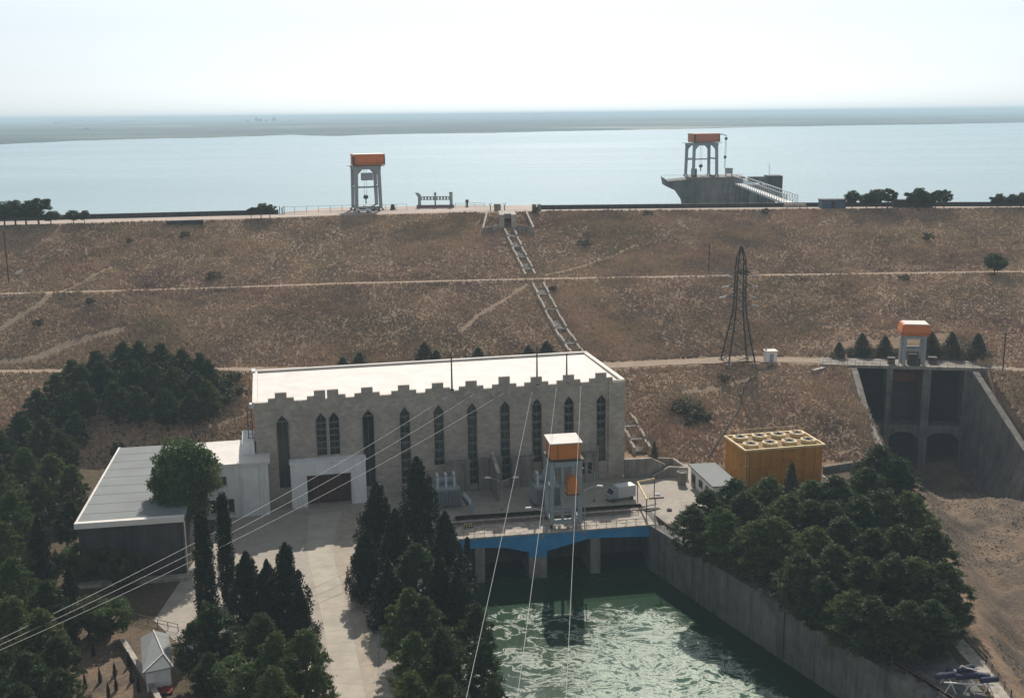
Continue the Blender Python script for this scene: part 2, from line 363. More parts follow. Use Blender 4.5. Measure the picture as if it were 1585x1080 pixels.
# ------------------------------------------------------------------ mesh builder
class MB:
    def __init__(s): s.v = []; s.f = []
    def poly(s, pts, faces):
        k = len(s.v); s.v += [tuple(map(float, p)) for p in pts]; s.f += [tuple(i+k for i in f) for f in faces]; return s
    def box(s, c, size, rz=0, taper=1.0, rx=0, ry=0):
        a, b, h = size[0]/2, size[1]/2, size[2]/2; R = Euler((rx, ry, rz)).to_matrix(); P = []
        for z, q in ((-h, 1), (h, taper)):
            for x, y in ((-a, -b), (a, -b), (a, b), (-a, b)):
                p = R @ Vector((x*q, y*q, z)); P.append((p.x+c[0], p.y+c[1], p.z+c[2]))
        return s.poly(P, [(3, 2, 1, 0), (4, 5, 6, 7), (0, 1, 5, 4), (1, 2, 6, 5), (2, 3, 7, 6), (3, 0, 4, 7)])
    def bb(s, x0, x1, y0, y1, z0, z1): return s.box(((x0+x1)/2, (y0+y1)/2, (z0+z1)/2), (abs(x1-x0), abs(y1-y0), abs(z1-z0)))
    def hexa(s, lo, hi):
        n = len(lo); return s.poly(list(lo)+list(hi), [tuple(range(n-1, -1, -1)), tuple(range(n, 2*n))] + [(i, (i+1) % n, n+(i+1) % n, n+i) for i in range(n)])
    def prism(s, xz, y0, y1):      # outline in x,z given thickness along y
        return s.hexa([(x, y0, z) for x, z in xz], [(x, y1, z) for x, z in xz])
    def prismyz(s, yz, x0, x1):
        return s.hexa([(x0, y, z) for y, z in yz], [(x1, y, z) for y, z in yz])
    def slab(s, xy, z0, z1):
        return s.hexa([(x, y, z0) for x, y in xy], [(x, y, z1) for x, y in xy])
    def bar(s, a, b, r, n=4, r2=None):
        a = Vector(a); b = Vector(b); d = b-a
        if d.length < 1e-6: return s
        q = d.to_track_quat('Z', 'Y'); r2 = r if r2 is None else r2
        P = []
        for base, rr in ((a, r), (b, r2)):
            for i in range(n):
                an = 2*math.pi*(i+.5)/n; p = base + q @ Vector((math.cos(an)*rr, math.sin(an)*rr, 0)); P.append(tuple(p))
        return s.poly(P, [tuple(range(n-1, -1, -1)), tuple(range(n, 2*n))] + [(i, (i+1) % n, n+(i+1) % n, n+i) for i in range(n)])
    def tube(s, pts, r, n=6, r2=None):
        m = len(pts)
        for i in range(m-1):
            ra = r if r2 is None else r+(r2-r)*i/(m-1); rb = r if r2 is None else r+(r2-r)*(i+1)/(m-1)
            s.bar(pts[i], pts[i+1], ra, n, rb)
        return s
    def lathe(s, prof, c=(0, 0, 0), n=16):
        k = len(s.v); m = len(prof)
        for r, z in prof:
            for i in range(n):
                a = 2*math.pi*i/n; s.v.append((c[0]+r*math.cos(a), c[1]+r*math.sin(a), c[2]+z))
        for j in range(m-1):
            for i in range(n):
                s.f.append((k+j*n+i, k+j*n+(i+1) % n, k+(j+1)*n+(i+1) % n, k+(j+1)*n+i))
        s.f.append(tuple(k+(m-1)*n+i for i in range(n))); s.f.append(tuple(k+n-1-i for i in range(n))); return s
    def build(s, name, mat, parent=None, smooth=False, bevel=0):
        me = bpy.data.meshes.new(name); me.from_pydata(s.v, [], s.f); me.materials.append(mat)
        if smooth: me.polygons.foreach_set("use_smooth", [True]*len(me.polygons))
        me.update(); o = bpy.data.objects.new(name, me); COL.objects.link(o)
        if parent is not None: o.parent = parent
        if bevel:
            b = o.modifiers.new("bevel", 'BEVEL'); b.width = bevel; b.segments = 2; b.limit_method = 'ANGLE'
        return o
def tag(o, label=None, cat=None, group=None, kind=None):
    if label and len(label.replace(',', ' ').split()) > 16: print('LONG', label)
    if label: o["label"] = label
    if cat: o["category"] = cat
    if group: o["group"] = group
    if kind: o["kind"] = kind
    return o
def thing(name, label, cat, loc=(0, 0, 0), rz=0, group=None):
    o = bpy.data.objects.new(name, None); COL.objects.link(o); o.empty_display_size = .5
    o.location = tuple(float(q) for q in loc); o.rotation_euler = (0, 0, rz); return tag(o, label, cat, group)
def dup(o, parent=None):
    c = o.copy(); COL.objects.link(c)
    if parent is not None: c.parent = parent
    for ch in list(o.children): dup(ch, c)
    return c
def npmesh(name, verts, k, mat):       # faces are consecutive k-gons
    n = len(verts)//k; me = bpy.data.meshes.new(name)
    me.vertices.add(len(verts)); me.vertices.foreach_set("co", verts.astype(np.float32).ravel())
    me.loops.add(n*k); me.loops.foreach_set("vertex_index", np.arange(n*k, dtype=np.int32))
    me.polygons.add(n); me.polygons.foreach_set("loop_start", np.arange(0, n*k, k, dtype=np.int32))
    me.materials.append(mat); me.update(calc_edges=True); return me
ORD = ["first", "second", "third", "fourth", "fifth", "sixth", "seventh", "eighth", "ninth", "tenth", "eleventh", "twelfth"]

FOOT = [([G(a, b)[:2] for a, b in ((0, 510), (22, 494), (60, 470), (100, 450), (140, 428), (170, 415))], .9, .95),
        ([G(a, b)[:2] for a, b in ((815, 440), (770, 470), (735, 492), (715, 512))], .7, .9),
        ([G(a, b)[:2] for a, b in ((845, 425), (900, 412), (950, 396), (985, 380))], .6, .9),
        ([G(a, b)[:2] for a, b in ((0, 560), (60, 552), (110, 530), (160, 515), (185, 510))], 1.4, .8),
        ([G(a, b)[:2] for a, b in ((300, 668), (340, 655), (388, 636))], .5, .9),
        ([G(a, b)[:2] for a, b in ((1205, 565), (1160, 585), (1120, 600), (1060, 607))], .8, .6)]
# ------------------------------------------------------------------ setting: ground, tracks, water, far land
def mk_terrain():
    xs = np.concatenate([np.arange(-460, -152, 8), np.arange(-152, 160, 1.0), np.arange(160, 461, 8)])
    ys = np.concatenate([np.arange(15, 84, 6), np.arange(84, 346, 1.0), np.arange(346, 372, 4)])
    X, Y = np.meshgrid(xs, ys); Z = hgt(X, Y); nx, ny = len(xs), len(ys)
    me = bpy.data.meshes.new("ground")
    v = np.stack([X, Y, Z], -1).reshape(-1, 3); me.vertices.add(len(v)); me.vertices.foreach_set("co", v.astype(np.float32).ravel())
    i = (np.arange(ny-1)[:, None]*nx + np.arange(nx-1)[None]).ravel(); q = np.stack([i, i+1, i+nx+1, i+nx], -1)
    me.loops.add(q.size); me.loops.foreach_set("vertex_index", q.astype(np.int32).ravel())
    me.polygons.add(len(q)); me.polygons.foreach_set("loop_start", np.arange(0, q.size, 4, dtype=np.int32))
    me.polygons.foreach_set("use_smooth", np.ones(len(q), bool)); me.update(calc_edges=True)
    x, y = v[:, 0], v[:, 1]
    col = np.zeros((len(v), 4)); col[:, 3] = 1
    fl = inside(x, y, FLOOR); col[:, 0] = np.where(fl, np.clip(pdist(x, y, FLOOR)/4, 0, 1), 0)
    wood = ((y < yf(x)+16) & (x < -50)) | ((y < yf(x)+2) & (x > -60) & (y < 196))
    grove = inside(x, y, [(24, 168), (29, 160), (36, 172), (37, 178), (70, 200), (71, 203), (64, 160), (57, 127), (54, 112), (47, 112), (35, 139)])  # grove floor litter, its dark tone also standing in for tree shade
    west = (x < -16) & (y < 126) & (y > 60)
    shade = [tuple(G(u_, v_)[:2]) for u_, v_ in ((105, 600), (150, 560), (330, 560), (345, 600), (372, 640), (340, 672), (240, 690), (150, 700), (130, 660))]  # shade cast below the left grove, painted into the ground colour
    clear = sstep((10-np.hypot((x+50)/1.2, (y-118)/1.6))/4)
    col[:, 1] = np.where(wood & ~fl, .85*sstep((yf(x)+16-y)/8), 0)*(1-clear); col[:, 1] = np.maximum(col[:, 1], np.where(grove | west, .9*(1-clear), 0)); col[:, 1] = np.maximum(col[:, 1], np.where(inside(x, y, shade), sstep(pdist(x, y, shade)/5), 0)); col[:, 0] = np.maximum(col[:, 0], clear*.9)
    cr = (y > yc(x)-.8) & (y < yw(x)+2); col[:, 2] = np.where(cr, 1, 0)
    # bare strips beside the berm tracks and the worn foot paths
    n = fbm(x, y, 6, 3, 40)
    for g, wd in ((y1, 2.6), (y2, 3.0)):
        col[:, 2] = np.maximum(col[:, 2], sstep((wd+n*3-np.abs(y-g(x)))/1.2)*.7)
    for pl, wd, st in FOOT:
        d = pdist(x, y, pl, False); col[:, 2] = np.maximum(col[:, 2], sstep((wd+.6-d)/.9)*st)
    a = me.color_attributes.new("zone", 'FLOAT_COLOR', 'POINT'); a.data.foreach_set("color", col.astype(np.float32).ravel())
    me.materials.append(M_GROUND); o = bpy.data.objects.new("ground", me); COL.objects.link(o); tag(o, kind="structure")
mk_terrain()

def strip(name, xs, fy, wd, z, mat, s=1):
    m = MB(); P = []
    for x in xs:
        n1 = float(vnoise(x/2.2, .5, s))-.5; n2 = float(vnoise(x/2.2, 9.5, s))-.5
        P += [(x, fy(x)-wd/2-n1*1.8, z), (x, fy(x)+wd/2+n2*1.8, z)]
    k = len(P)//2; m.poly(P, [(2*i, 2*i+2, 2*i+3, 2*i+1) for i in range(k-1)]); return tag(m.build(name, mat), kind="structure")
strip("upper_berm_path", np.arange(-300, 4, 1.0), y1, 2.3, Z1+.03, M_TRACK, 1)
strip("upper_berm_path", np.arange(8, 300, 1.0), y1, 2.6, Z1+.03, M_TRACK, 11)
strip("lower_berm_path", np.arange(-300, 16.0, 1.0), y2, 2.6, Z2+.03, M_TRACK, 2)
strip("lower_berm_path", np.arange(16, 72.0, 1.0), y2, 5.2, Z2+.034, M_TRACK, 2)
strip("lower_berm_path", np.arange(101, 300.0, 1.0), y2, 2.2, Z2+.03, M_TRACK, 4)
m = MB(); P = []
for x in np.arange(-300, 301, 2.0): P += [(x, yc(x)+1.6, ZC+.03), (x, yw(x)-.6, ZC+.03)]
m.poly(P, [(2*i, 2*i+2, 2*i+3, 2*i+1) for i in range(len(P)//2-1)]); M_CREST = simple("crest_pavement", (.42, .34, .28), .9, var=.22, scale=.12)
tag(m.build("crest_road", M_CREST), kind="structure")
# yard and road pavement
YARD = [(-47.5, 176), (-47, 134), (-41, 126), (-35.5, 118), (-28, 100), (-25, 60), (-25, 20), (-9, 20), (-9, 60), (-10.5, 110), (-11.8, 158), (-9.5, 171.1), (21.2, 176), (23.9, 168), (28, 160), (36, 172), (36.5, 197), (29, 199), (20, 198), (-30, 186)]
for nm, pl in (("yard", YARD),):
    m = MB(); m.poly([(x, y, .02) for x, y in pl], [tuple(range(len(pl)))]); tag(m.build(nm, M_YARD), kind="structure")
def lane(name, L_, R_, z, mat, st=3.2):
    m = MB(); n = len(L_)
    for i in range(n-1):
        k = max(1, int(math.dist(L_[i], L_[i+1])/st))
        for j in range(k):
            a0 = [L_[i][q]+(L_[i+1][q]-L_[i][q])*j/k for q in (0, 1)]; a1 = [L_[i][q]+(L_[i+1][q]-L_[i][q])*((j+1)/k) for q in (0, 1)]
            b0 = [R_[i][q]+(R_[i+1][q]-R_[i][q])*j/k for q in (0, 1)]; b1 = [R_[i][q]+(R_[i+1][q]-R_[i][q])*((j+1)/k) for q in (0, 1)]
            d = np.array(a1)-np.array(a0); d = d/np.hypot(*d)*.035
            m.poly([(a0[0]+d[0], a0[1]+d[1], z), (b0[0]+d[0], b0[1]+d[1], z), (b1[0]-d[0], b1[1]-d[1], z), (a1[0]-d[0], a1[1]-d[1], z)], [(0, 1, 2, 3)])
    return tag(m.build(name, mat), kind="structure")
def PX(*q): return [tuple(float(c) for c in U(u, v, .03)[:2]) for u, v in q]
M_DRIVE = simple("drive_concrete", (.42, .37, .30), .9, var=.2, scale=.35, bmp=.01)
lane("driveway", PX((478, 797), (474, 850), (500, 960), (519, 1080), (545, 1250)), PX((530, 790), (512, 846), (540, 955), (566, 1080), (600, 1250)), .030, M_DRIVE)
lane("driveway", PX((534, 789), (516, 846), (544, 955), (570, 1080), (604, 1250)), PX((556, 787), (541, 843), (566, 950), (596, 1080), (634, 1250)), .030, simple("drive_shoulder", (.37, .31, .24), .9, var=.25, scale=.5, bmp=.01), 4.6)
# kerb between road and verge trees
m = MB()
for a, b in zip([(-19.3, 157), (-17.6, 135), (-15.6, 110), (-13, 85)], [(-17.6, 135), (-15.6, 110), (-13, 85), (-12, 60)]):
    d = math.atan2(b[1]-a[1], b[0]-a[0]); L = math.dist(a, b); m.box(((a[0]+b[0])/2, (a[1]+b[1])/2, .08), (L+.05, .25, .14), d)
tag(m.build("kerb", M_CONCL), kind="structure")
# tailwater and lake
m = MB(); m.poly([(-10, 190, -7.5), (-8, 15, -7.5), (68, 15, -7.5), (68, 70, -7.5), (22.3, 168, -7.5), (21, 190, -7.5)], [(0, 1, 2, 3, 4, 5)]); tag(m.build("tailrace_water", M_TAIL), kind="structure")
SH = [(-900, 262), (-300, 236), (0, 224), (100, 219), (200, 215.5), (330, 213), (450, 209), (520, 211), (600, 208), (750, 206), (900, 203), (1060, 200), (1180, 197), (1300, 194.5), (1450, 192.5), (1585, 190), (1900, 184), (2400, 178)]
P3 = [U(u, v, ZL) for u, v in SH]
m = MB(); near = [(x, float(yw(x))+11, ZL) for x in np.arange(-460, 461, 20)]
far = [(p[0], p[1]+60, ZL) for p in P3][::-1]
m.poly(near + [(far[0][0]+50, near[-1][1]+200, ZL)] + far + [(far[-1][0]-50, near[0][1]+100, ZL)], [tuple(range(len(near)+len(far)+2))])
tag(m.build("lake", M_LAKE), kind="structure")
def mk_farland():
    rows = []; us = np.linspace(-900, 2400, 241)
    shv = np.interp(us, [a for a, b in SH], [b for a, b in SH])
    base = np.array([U(u, v, ZL) for u, v in zip(us, shv)])
    wob = fbm(us, us*0, 40, 4, 77)*160
    rs = [0, 30, 120, 250, 450, 700, 1000, 1500, 2200, 3200, 4600, 6500, 9000, 12500, 17000, 23000]
    for r in rs:
        d = base[:, :2]; L = np.hypot(d[:, 0], d[:, 1])[:, None]; p = d*(1+(r+wob[:, None]*.5)/L)
        z = ZL - .6 + (0 if r == 0 else (1.2 + min(r, 1500)/1500*4 + np.abs(fbm(p[:, 0], p[:, 1], 900, 4, 50))*(10 if r < 4000 else 22) + (0 if r < 8000 else 6)))
        rows.append(np.column_stack([p, np.broadcast_to(z, (len(us),))]))
    v = np.concatenate(rows); n = len(us)
    m = MB(); m.v = [tuple(map(float, q)) for q in v]; m.f = [(j*n+i, j*n+i+1, (j+1)*n+i+1, (j+1)*n+i) for j in range(len(rs)-1) for i in range(n-1)]
    tag(m.build("far_shore", M_FAR, smooth=True), kind="structure")
mk_farland()

# dry grass tufts over the whole embankment (uncountable)
def mk_tufts(n):
    x = RNG.uniform(-205, 205, n*4); y = RNG.uniform(185, 328, n*4)
    ok = (y > yf(x)+.5) & (y < yc(x)-.3) & (np.abs(y-y1(x)) > 1.7) & (np.abs(y-y2(x)) > np.where((x > 18) & (x < 74), 3.4, 2.1)) & (np.abs(x) < y*.5+40) & ~inside(x, y, FLOOR)
    ok &= (fbm(x, y, 7, 3, 60) > RNG.uniform(-.7, .05, len(x)))
    for pl, wd, st in FOOT: ok &= pdist(x, y, pl, False) > wd*.9
    hx = (x+1-(y-322.8)*-.136)
    ok &= ~((x > 72) & (x < 99.5) & (y < 246) & (y > 200))
    x = x[ok][:n]; y = y[ok][:n]; z = hgt(x, y); k = len(x)
    s = RNG.uniform(.15, .42, k)*(1+.6*(fbm(x, y, 14, 2, 61) > .08)); h = s*RNG.uniform(.6, 1.25, k); a = RNG.uniform(0, 6.28, k)
    V_ = np.zeros((k, 3, 3, 3)); tip = np.stack([x+RNG.normal(0, .12, k), y+RNG.normal(0, .12, k), z+h], -1)
    c = []
    for j in range(3):
        aj = a+j*2.094; c.append(np.stack([x+np.cos(aj)*s, y+np.sin(aj)*s, z-.06], -1))
    for j in range(3):
        V_[:, j, 0] = c[j]; V_[:, j, 1] = c[(j+1) % 3]; V_[:, j, 2] = tip
    o = bpy.data.objects.new("dry_grass", npmesh("dry_grass", V_.reshape(-1, 3), 3, M_TUFT)); COL.objects.link(o)
    tag(o, "dry brown grass tufts covering the embankment slopes", "grass", kind="stuff")
mk_tufts(250000)
def mk_rubble(n):
    x = RNG.uniform(56, 130, n*4); y = RNG.uniform(90, 212, n*4)
    ok = inside(x, y, FLOOR) & (pdist(x, y, FLOOR) > 2) & (fbm(x, y, 15, 3, 90) > .03); x = x[ok][:n]; y = y[ok][:n]; z = hgt(x, y); k = len(x)
    s = RNG.uniform(.12, .42, k); a = RNG.uniform(0, 6.28, k); V_ = np.zeros((k, 4, 3, 3))
    tip = np.stack([x+RNG.normal(0, .1, k), y+RNG.normal(0, .1, k), z+s*.5], -1); c = [np.stack([x+np.cos(a+j*1.57)*s, y+np.sin(a+j*1.57)*s, z-.1], -1) for j in range(4)]
    for j in range(4): V_[:, j, 0] = c[j]; V_[:, j, 1] = c[(j+1) % 4]; V_[:, j, 2] = tip
    o = bpy.data.objects.new("riprap", npmesh("riprap", V_.reshape(-1, 3), 3, simple("rock", (.25, .205, .155), .9, var=.4, scale=.7))); COL.objects.link(o)
    tag(o, "loose grey stones scattered over the bare earth below the spillway", "stones", kind="stuff")
mk_rubble(6000)

# ------------------------------------------------------------------ powerhouse
TH = math.radians(12.47); B0 = np.array([-42.55, 176.4, 0.0])
EX = np.array([math.cos(TH), math.sin(TH), 0]); EY = np.array([-math.sin(TH), math.cos(TH), 0])
def L2W(x, y, z): return B0 + EX*x + EY*y + np.array([0, 0, z])
def W2L(p): q = np.array(p)-B0; return float(q@EX), float(q@EY), float(p[2])
def FP(u, v, off=0):      # pixel -> local x,z on the facade plane (off metres in front)
    d = ray(u, v); bb = B0 - EY*off; t = ((bb-O)@EY)/(d@EY); p = O+d*t; return float((p-bb)@EX), float(p[2])
W_, D_, H_ = 63.9, 24.0, 17.9
ph = thing("powerhouse", "long stone powerhouse with stepped battlements, narrow pointed windows and a blown white flat roof", "building", B0, TH)
WIN = [(4.4, 3.0, .95, 'dark'), (10.75, 8.2, .85, 'g'), (12.9, 8.2, .85, 'g'), (18.6, 2.0, .95, 'dark'), (24.8, 2.0, .85, 'b'), (30.6, 4.9, .85, 'b'), (36.4, 1.0, .85, 'b'), (42.2, 1.2, .85, 'b'), (47.9, 4.0, .85, 'b'), (53.7, 5.0, .85, 'b'), (59.6, 3.3, .85, 'b')]
ZT, ZS = 15.6, 14.5         # window apex and springing
m = MB(); x = 0.0
for (c, zb, hw, k) in WIN:
    m.bb(x, c-hw, 0, .7, 0, H_); m.bb(c-hw, c+hw, 0, .7, 0, zb)
    m.prism([(c-hw, ZS), (c, ZT), (c, H_), (c-hw, H_)], 0, .7); m.prism([(c, ZT), (c+hw, ZS), (c+hw, H_), (c, H_)], 0, .7); x = c+hw
m.bb(x, W_, 0, .7, 0, H_)
# battlements: a merlon over each window with a half-height step on both sides
for (c, zb, hw, k) in WIN:
    if k == 'g':
        m.bb(c-.93, c+.93, .05, .65, H_, H_+1.5); s = -1 if c < 12 else 1
        m.bb(min(c+s*.93, c+s*2.1), max(c+s*.93, c+s*2.1), .05, .65, H_, H_+.6)
    else:
        q = 1.9 if 40 < c < 44 else 1.5
        m.bb(c-.95, c+.95, .05, .65, H_, H_+q); m.bb(c-2.1, c-.95, .05, .65, H_, H_+.6); m.bb(c+.95, c+2.1, .05, .65, H_, H_+.6)
m.bb(0, .6, .7, D_-.6, 0, H_-.2); m.bb(W_-.6, W_, .7, D_-.6, 0, H_-.2); m.bb(0, W_, D_-.6, D_, 0, H_-.3)
m.bb(60.9, W_-.003, -.35, 0, .6, H_-.15)        # projecting end pier
m.build("wall", M_STONE, ph)
m = MB(); m.hexa([(.3, .7, H_-.75), (W_-.3, .7, H_-.75), (W_-.3, D_+.5, H_-.7), (.3, D_+.5, H_-.7)], [(.3, .7, H_-.45), (W_-.3, .7, H_-.45), (W_-.3, D_+.5, H_-.3), (.3, D_+.5, H_-.3)])
m.bb(-.25, .55, .7, D_+.6, H_-.3, H_+.02); m.bb(W_-.55, W_+.25, .7, D_+.6, H_-.3, H_+.02); m.bb(-.25, W_+.25, D_+.02, D_+.7, H_-.25, H_+.1)
m.build("roof", M_ROOFW, ph)
for (c, zb, hw, k) in WIN:
    f = MB()
    f.bb(c-hw, c-hw+.1, .2, .32, zb, ZS); f.bb(c+hw-.1, c+hw, .2, .32, zb, ZS); f.bb(c-.04, c+.04, .22, .3, zb, ZT-.1)
    z = zb+1.2 if k != 'dark' else ZS
    while z < ZS+.1:
        f.bb(c-hw+.1, c+hw-.1, .18, .33, z-.16, z+.1); z += 1.55 if k == 'b' else 1.1
    if k == 'b':
        z = zb+.2
        while z < ZS-1:
            f.bb(c-.42, c+.42, .3, .35, z+.55, z+1.05); z += 1.55
    fo = f.build("window", M_MULL, ph)
    g = MB(); g.prism([(c-hw, zb), (c+hw, zb), (c+hw, ZS), (c, ZT), (c-hw, ZS)], .36, .42)
    g.build("pane", M_GLASS, fo)
    s = MB(); zz = zb
    for sx in (-1, 1): s.bar((c+sx*(hw+.07), -.04, zz), (c+sx*(hw+.07), -.04, ZS), .09); s.bar((c+sx*(hw+.07), -.04, ZS), (c, -.04, ZT+.12), .09)
    s.build("surround", M_CONCL, fo)
# portal
m = MB(); m.bb(5.3, 7.9, -2.2, 0, 0, 7.6); m.bb(15.2, 17.7, -2.2, 0, 0, 7.6); m.bb(7.9, 15.2, -2.2, 0, 5.5, 7.6); m.bb(5.15, 17.85, -2.35, 0, 7.6, 7.9)
po = m.build("portal", M_WHITE, ph)
m = MB()
for i in range(4):
    a = 7.95+i*1.81; m.bb(a+.03, a+1.78, -.55, -.4, .1, 5.4); m.bb(a+.2, a+1.6, -.62, -.55, .4, 2.4); m.bb(a+.2, a+1.6, -.62, -.55, 2.8, 5.0)
m.build("door", M_DOOR, ph)
# lower gallery blocks with railings between the windows
for i, (a, b, zt) in enumerate([(31.7, 35.5, 6.3), (37.4, 41.2, 6.3), (43.2, 46.9, 6.2), (48.9, 52.7, 6.1), (54.7, 58.6, 6.0)]):
    m = MB(); m.bb(a-.15, b+.15, -1.1, 0, 0, zt-1.0); m.bb(a-.25, b+.25, -1.35, 0, zt-1.0, zt-.7); g = m.build("gallery_block", M_CONC, ph)
    m = MB()
    for q in np.linspace(a, b, 5): m.bar((q, -1.2, zt-.7), (q, -1.2, zt+.35), .04)
    m.bar((a, -1.2, zt+.35), (b, -1.2, zt+.35), .045); m.bar((a, -1.2, zt-.2), (b, -1.2, zt-.2), .03); m.build("railing", M_GREY, g)
for a in (24.8, 36.2, 42.5, 49.0, 57.8):     # rain pipes
    m = MB(); m.tube([(a+1.3, -.12, .2), (a+1.3, -.12, 6.2)], .07); m.build("downpipe", M_CONCL, ph)
m = MB()
for a in (-1.2, -.5): m.bar((a, 2.5, 6), (a, 2.5, 16.2), .09)
for z in np.arange(6.5, 16, .7): m.bar((-1.2, 2.5, z), (-.5, 2.5, z), .04)
m.build("ladder", M_STEEL, ph)
MB().bb(-.5, .2, D_-1.2, D_+1.0, H_-.35, H_+.35).build("gutter_box", M_LIGHTST, ph); MB().bb(-.75, .0, .4, 1.6, H_-.9, H_-.2).build("gutter_box", M_LIGHTST, ph)
# dark slits in the ground-floor right, two small windows
for a in (55.6, 56.9): MB().bb(a, a+.7, -1.16, -1.08, 1.6, 3.6).build("window", M_GLASS, ph)
for i, (u, vt) in enumerate(((700, 545), (832, 537), (878, 548))):
    X, Z = FP(u, 597 - i*5); zt = FP(u, vt, 0)[1]
    t = thing("lightning_mast", "thin dark mast on the powerhouse parapet, %s of three from the left" % ORD[i], "mast", L2W(X, .35, H_), TH, "masts on the powerhouse parapet")
    MB().bar((0, 0, 0), (0, 0, zt-H_), .17, 6, .11).build("pole", M_STEEL, t); MB().bb(-.3, .3, -.3, .3, 0, .25).build("base", M_STEEL, t)
    MB().bar((0, 0, zt-H_), (.3, 0, zt-H_+.1), .05).build("bracket", M_STEEL, t)

# ------------------------------------------------------------------ west wing, long hall
wg = thing("white_annex", "white two storey annex with flat bright roof beside the left end of the powerhouse", "building", L2W(-13.5, -4.2, 0), TH)
wl = 15.2
m = MB(); ws = [(5.4, 8.6, 5.6, 7.2), (5.7, 9.6, .9, 3.3), (.9, 3.9, .9, 3.3), (.9, 3.9, 5.6, 7.2)]
m.bb(0, wl, .25, 13, 0, 8.9)
m.bb(0, .9, 0, .25, 0, 8.9); m.bb(9.9, wl, 0, .25, 0, 8.9); m.bb(.9, 9.9, 0, .25, 0, .9); m.bb(.9, 9.9, 0, .25, 3.3, 5.6); m.bb(.9, 9.9, 0, .25, 7.2, 8.9); m.bb(3.9, 5.4, 0, .25, .9, 3.3); m.bb(3.9, 5.4, 0, .25, 5.6, 7.2); m.bb(9.6, 9.9, 0, .25, .9, 3.3); m.bb(8.6, 9.9, 0, .25, 5.6, 7.2); m.bb(5.4, 5.7, 0, .25, .9, 3.3)
m.build("wall", M_WHITE, wg)
m = MB(); m.bb(-.4, wl+.4, -.5, 13.2, 8.9, 9.3); r = m.build("roof", M_ROOFW, wg)
m = MB(); m.bb(11.2, 13.2, 4.25, 12, 9.3, 11.3); m.build("stair_block", M_WHITE, r)
for a, b, c, d in ws:
    m = MB(); m.bb(a, b, .1, .16, c, c+.1); m.bb(a, b, .1, .16, d-.1, d)
    for q in np.linspace(a, b, 5): m.bb(q-.05, q+.05, .1, .17, c+.1, d-.1)
    f = m.build("window", M_LIGHTST, wg); MB().bb(a, b, .2, .24, c, d).build("pane", M_GLASS, f); MB().bb(a-.1, b+.1, -.15, .05, c-.15, c-.01).build("sill", M_CONCL, f)
MB().tube([(13.8, -.1, 0), (13.8, -.1, 8.8)], .07).build("downpipe", M_WHITE, wg)

HW = [U(115, 812, 9), U(280, 803, 9)]; hd = math.atan2(HW[1][1]-HW[0][1], HW[1][0]-HW[0][0]) + .045
hl = thing("long_hall", "long low hall with pale grey flat roof and dark front wall behind the left trees", "building", (HW[0][0], HW[0][1], 0), hd)
hw_, hd_ = 14.6, 37.0
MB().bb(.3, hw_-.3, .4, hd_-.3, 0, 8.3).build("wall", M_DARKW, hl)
m = MB(); m.bb(0, hw_, 0, hd_, 8.3, 9.0); r = m.build("roof", M_ROOFG, hl)
m = MB(); m.bb(-.05, hw_+.05, -.1, -.003, 8.35, 9.0); m.bb(-.05, hw_+.05, -.1, .7, 9.003, 9.16); m.bb(-.05, .25, .5, hd_, 9.0, 9.1); m.build("edge_flashing", M_ROOFW, r)
m = MB()
for q in range(1, 9): m.bb(.3, hw_-.05, q*4.1, q*4.1+.07, 9.0, 9.03)
m.build("roofing_seam", simple("seam_grey", (.202, .212, .207), .8), r)
MB().tube([(hw_+.1, -.15, .1), (hw_+.1, -.15, 8.5)], .1).build("downpipe", M_LIGHTST, hl)

MB().bb(-.2, hw_+.2, -1.2, .4, 0, .45).build("plinth", M_CONCL, hl)

# ------------------------------------------------------------------ tailrace bridge with its gate tower
BL = np.array([-9.6, 160.9, 0]); BR = np.array([22.4, 166.4, 0]); bth = math.atan2(BR[1]-BL[1], BR[0]-BL[0]); bl = float(np.hypot(*(BR-BL)[:2]))
bt = thing("tailrace_bridge", "blue arched concrete bridge over the green tailrace in front of the powerhouse", "bridge", BL, bth)
def bx(u, v=850): # pixel -> local x on bridge front
    d = ray(u, v); n = np.array([-math.sin(bth), math.cos(bth), 0]); p = O+d*(((BL-O)@n)/(d@n)); q = p-BL; return float(q[0]*math.cos(bth)+q[1]*math.sin(bth)), float(p[2])
P1, P2, P3_ = bx(743)[0], bx(833)[0], bx(922)[0]
def under(x):
    K = [(0, -2.0), (P1-1.2, -1.3), (P1+1.2, -1.35), ((P1+P2)/2, -1.7), (P2-1.4, -2.7), (P2+1.4, -2.7), ((P2+P3_)/2, -1.9), (P3_-1.2, -1.15), (P3_+1.5, -1.15), (bl-2, -1.5), (bl, -1.7)]
    return float(np.interp(x, [a for a, b in K], [b for a, b in K])) - .4
xs = sorted(set(list(np.linspace(0, bl, 34)) + [P1, P2, P3_]))
m = MB(); m.prism([(x, under(x)) for x in xs] + [(bl, -.12), (0, -.12)], 0, .7); m.build("arched_fascia", M_BLUE, bt)
m = MB(); m.bb(0, bl, -.18, 7.5, -.12, .1); m.bb(0, bl, 7.0, 7.7, -2, -.12)
m.build("deck", M_CONCL, bt)
for c, w_ in ((P1, 1.5), (P2, 2.9), (P3_, 1.6)):
    m = MB(); m.bb(c-w_/2, c+w_/2, .1, 7.0, -11, under(c)-.0 if c != P2 else -4.0)
    m.build("pier", M_CONC, bt)
m = MB(); m.bb(P2-1.45, P2+1.45, .05, .68, -4.0, -2.75); m.build("painted_pier_head", M_BLUE, bt)
MB().bb(0, bl, 7.7, 8.5, -11, -.3).build("back_wall", M_DARKW, bt)
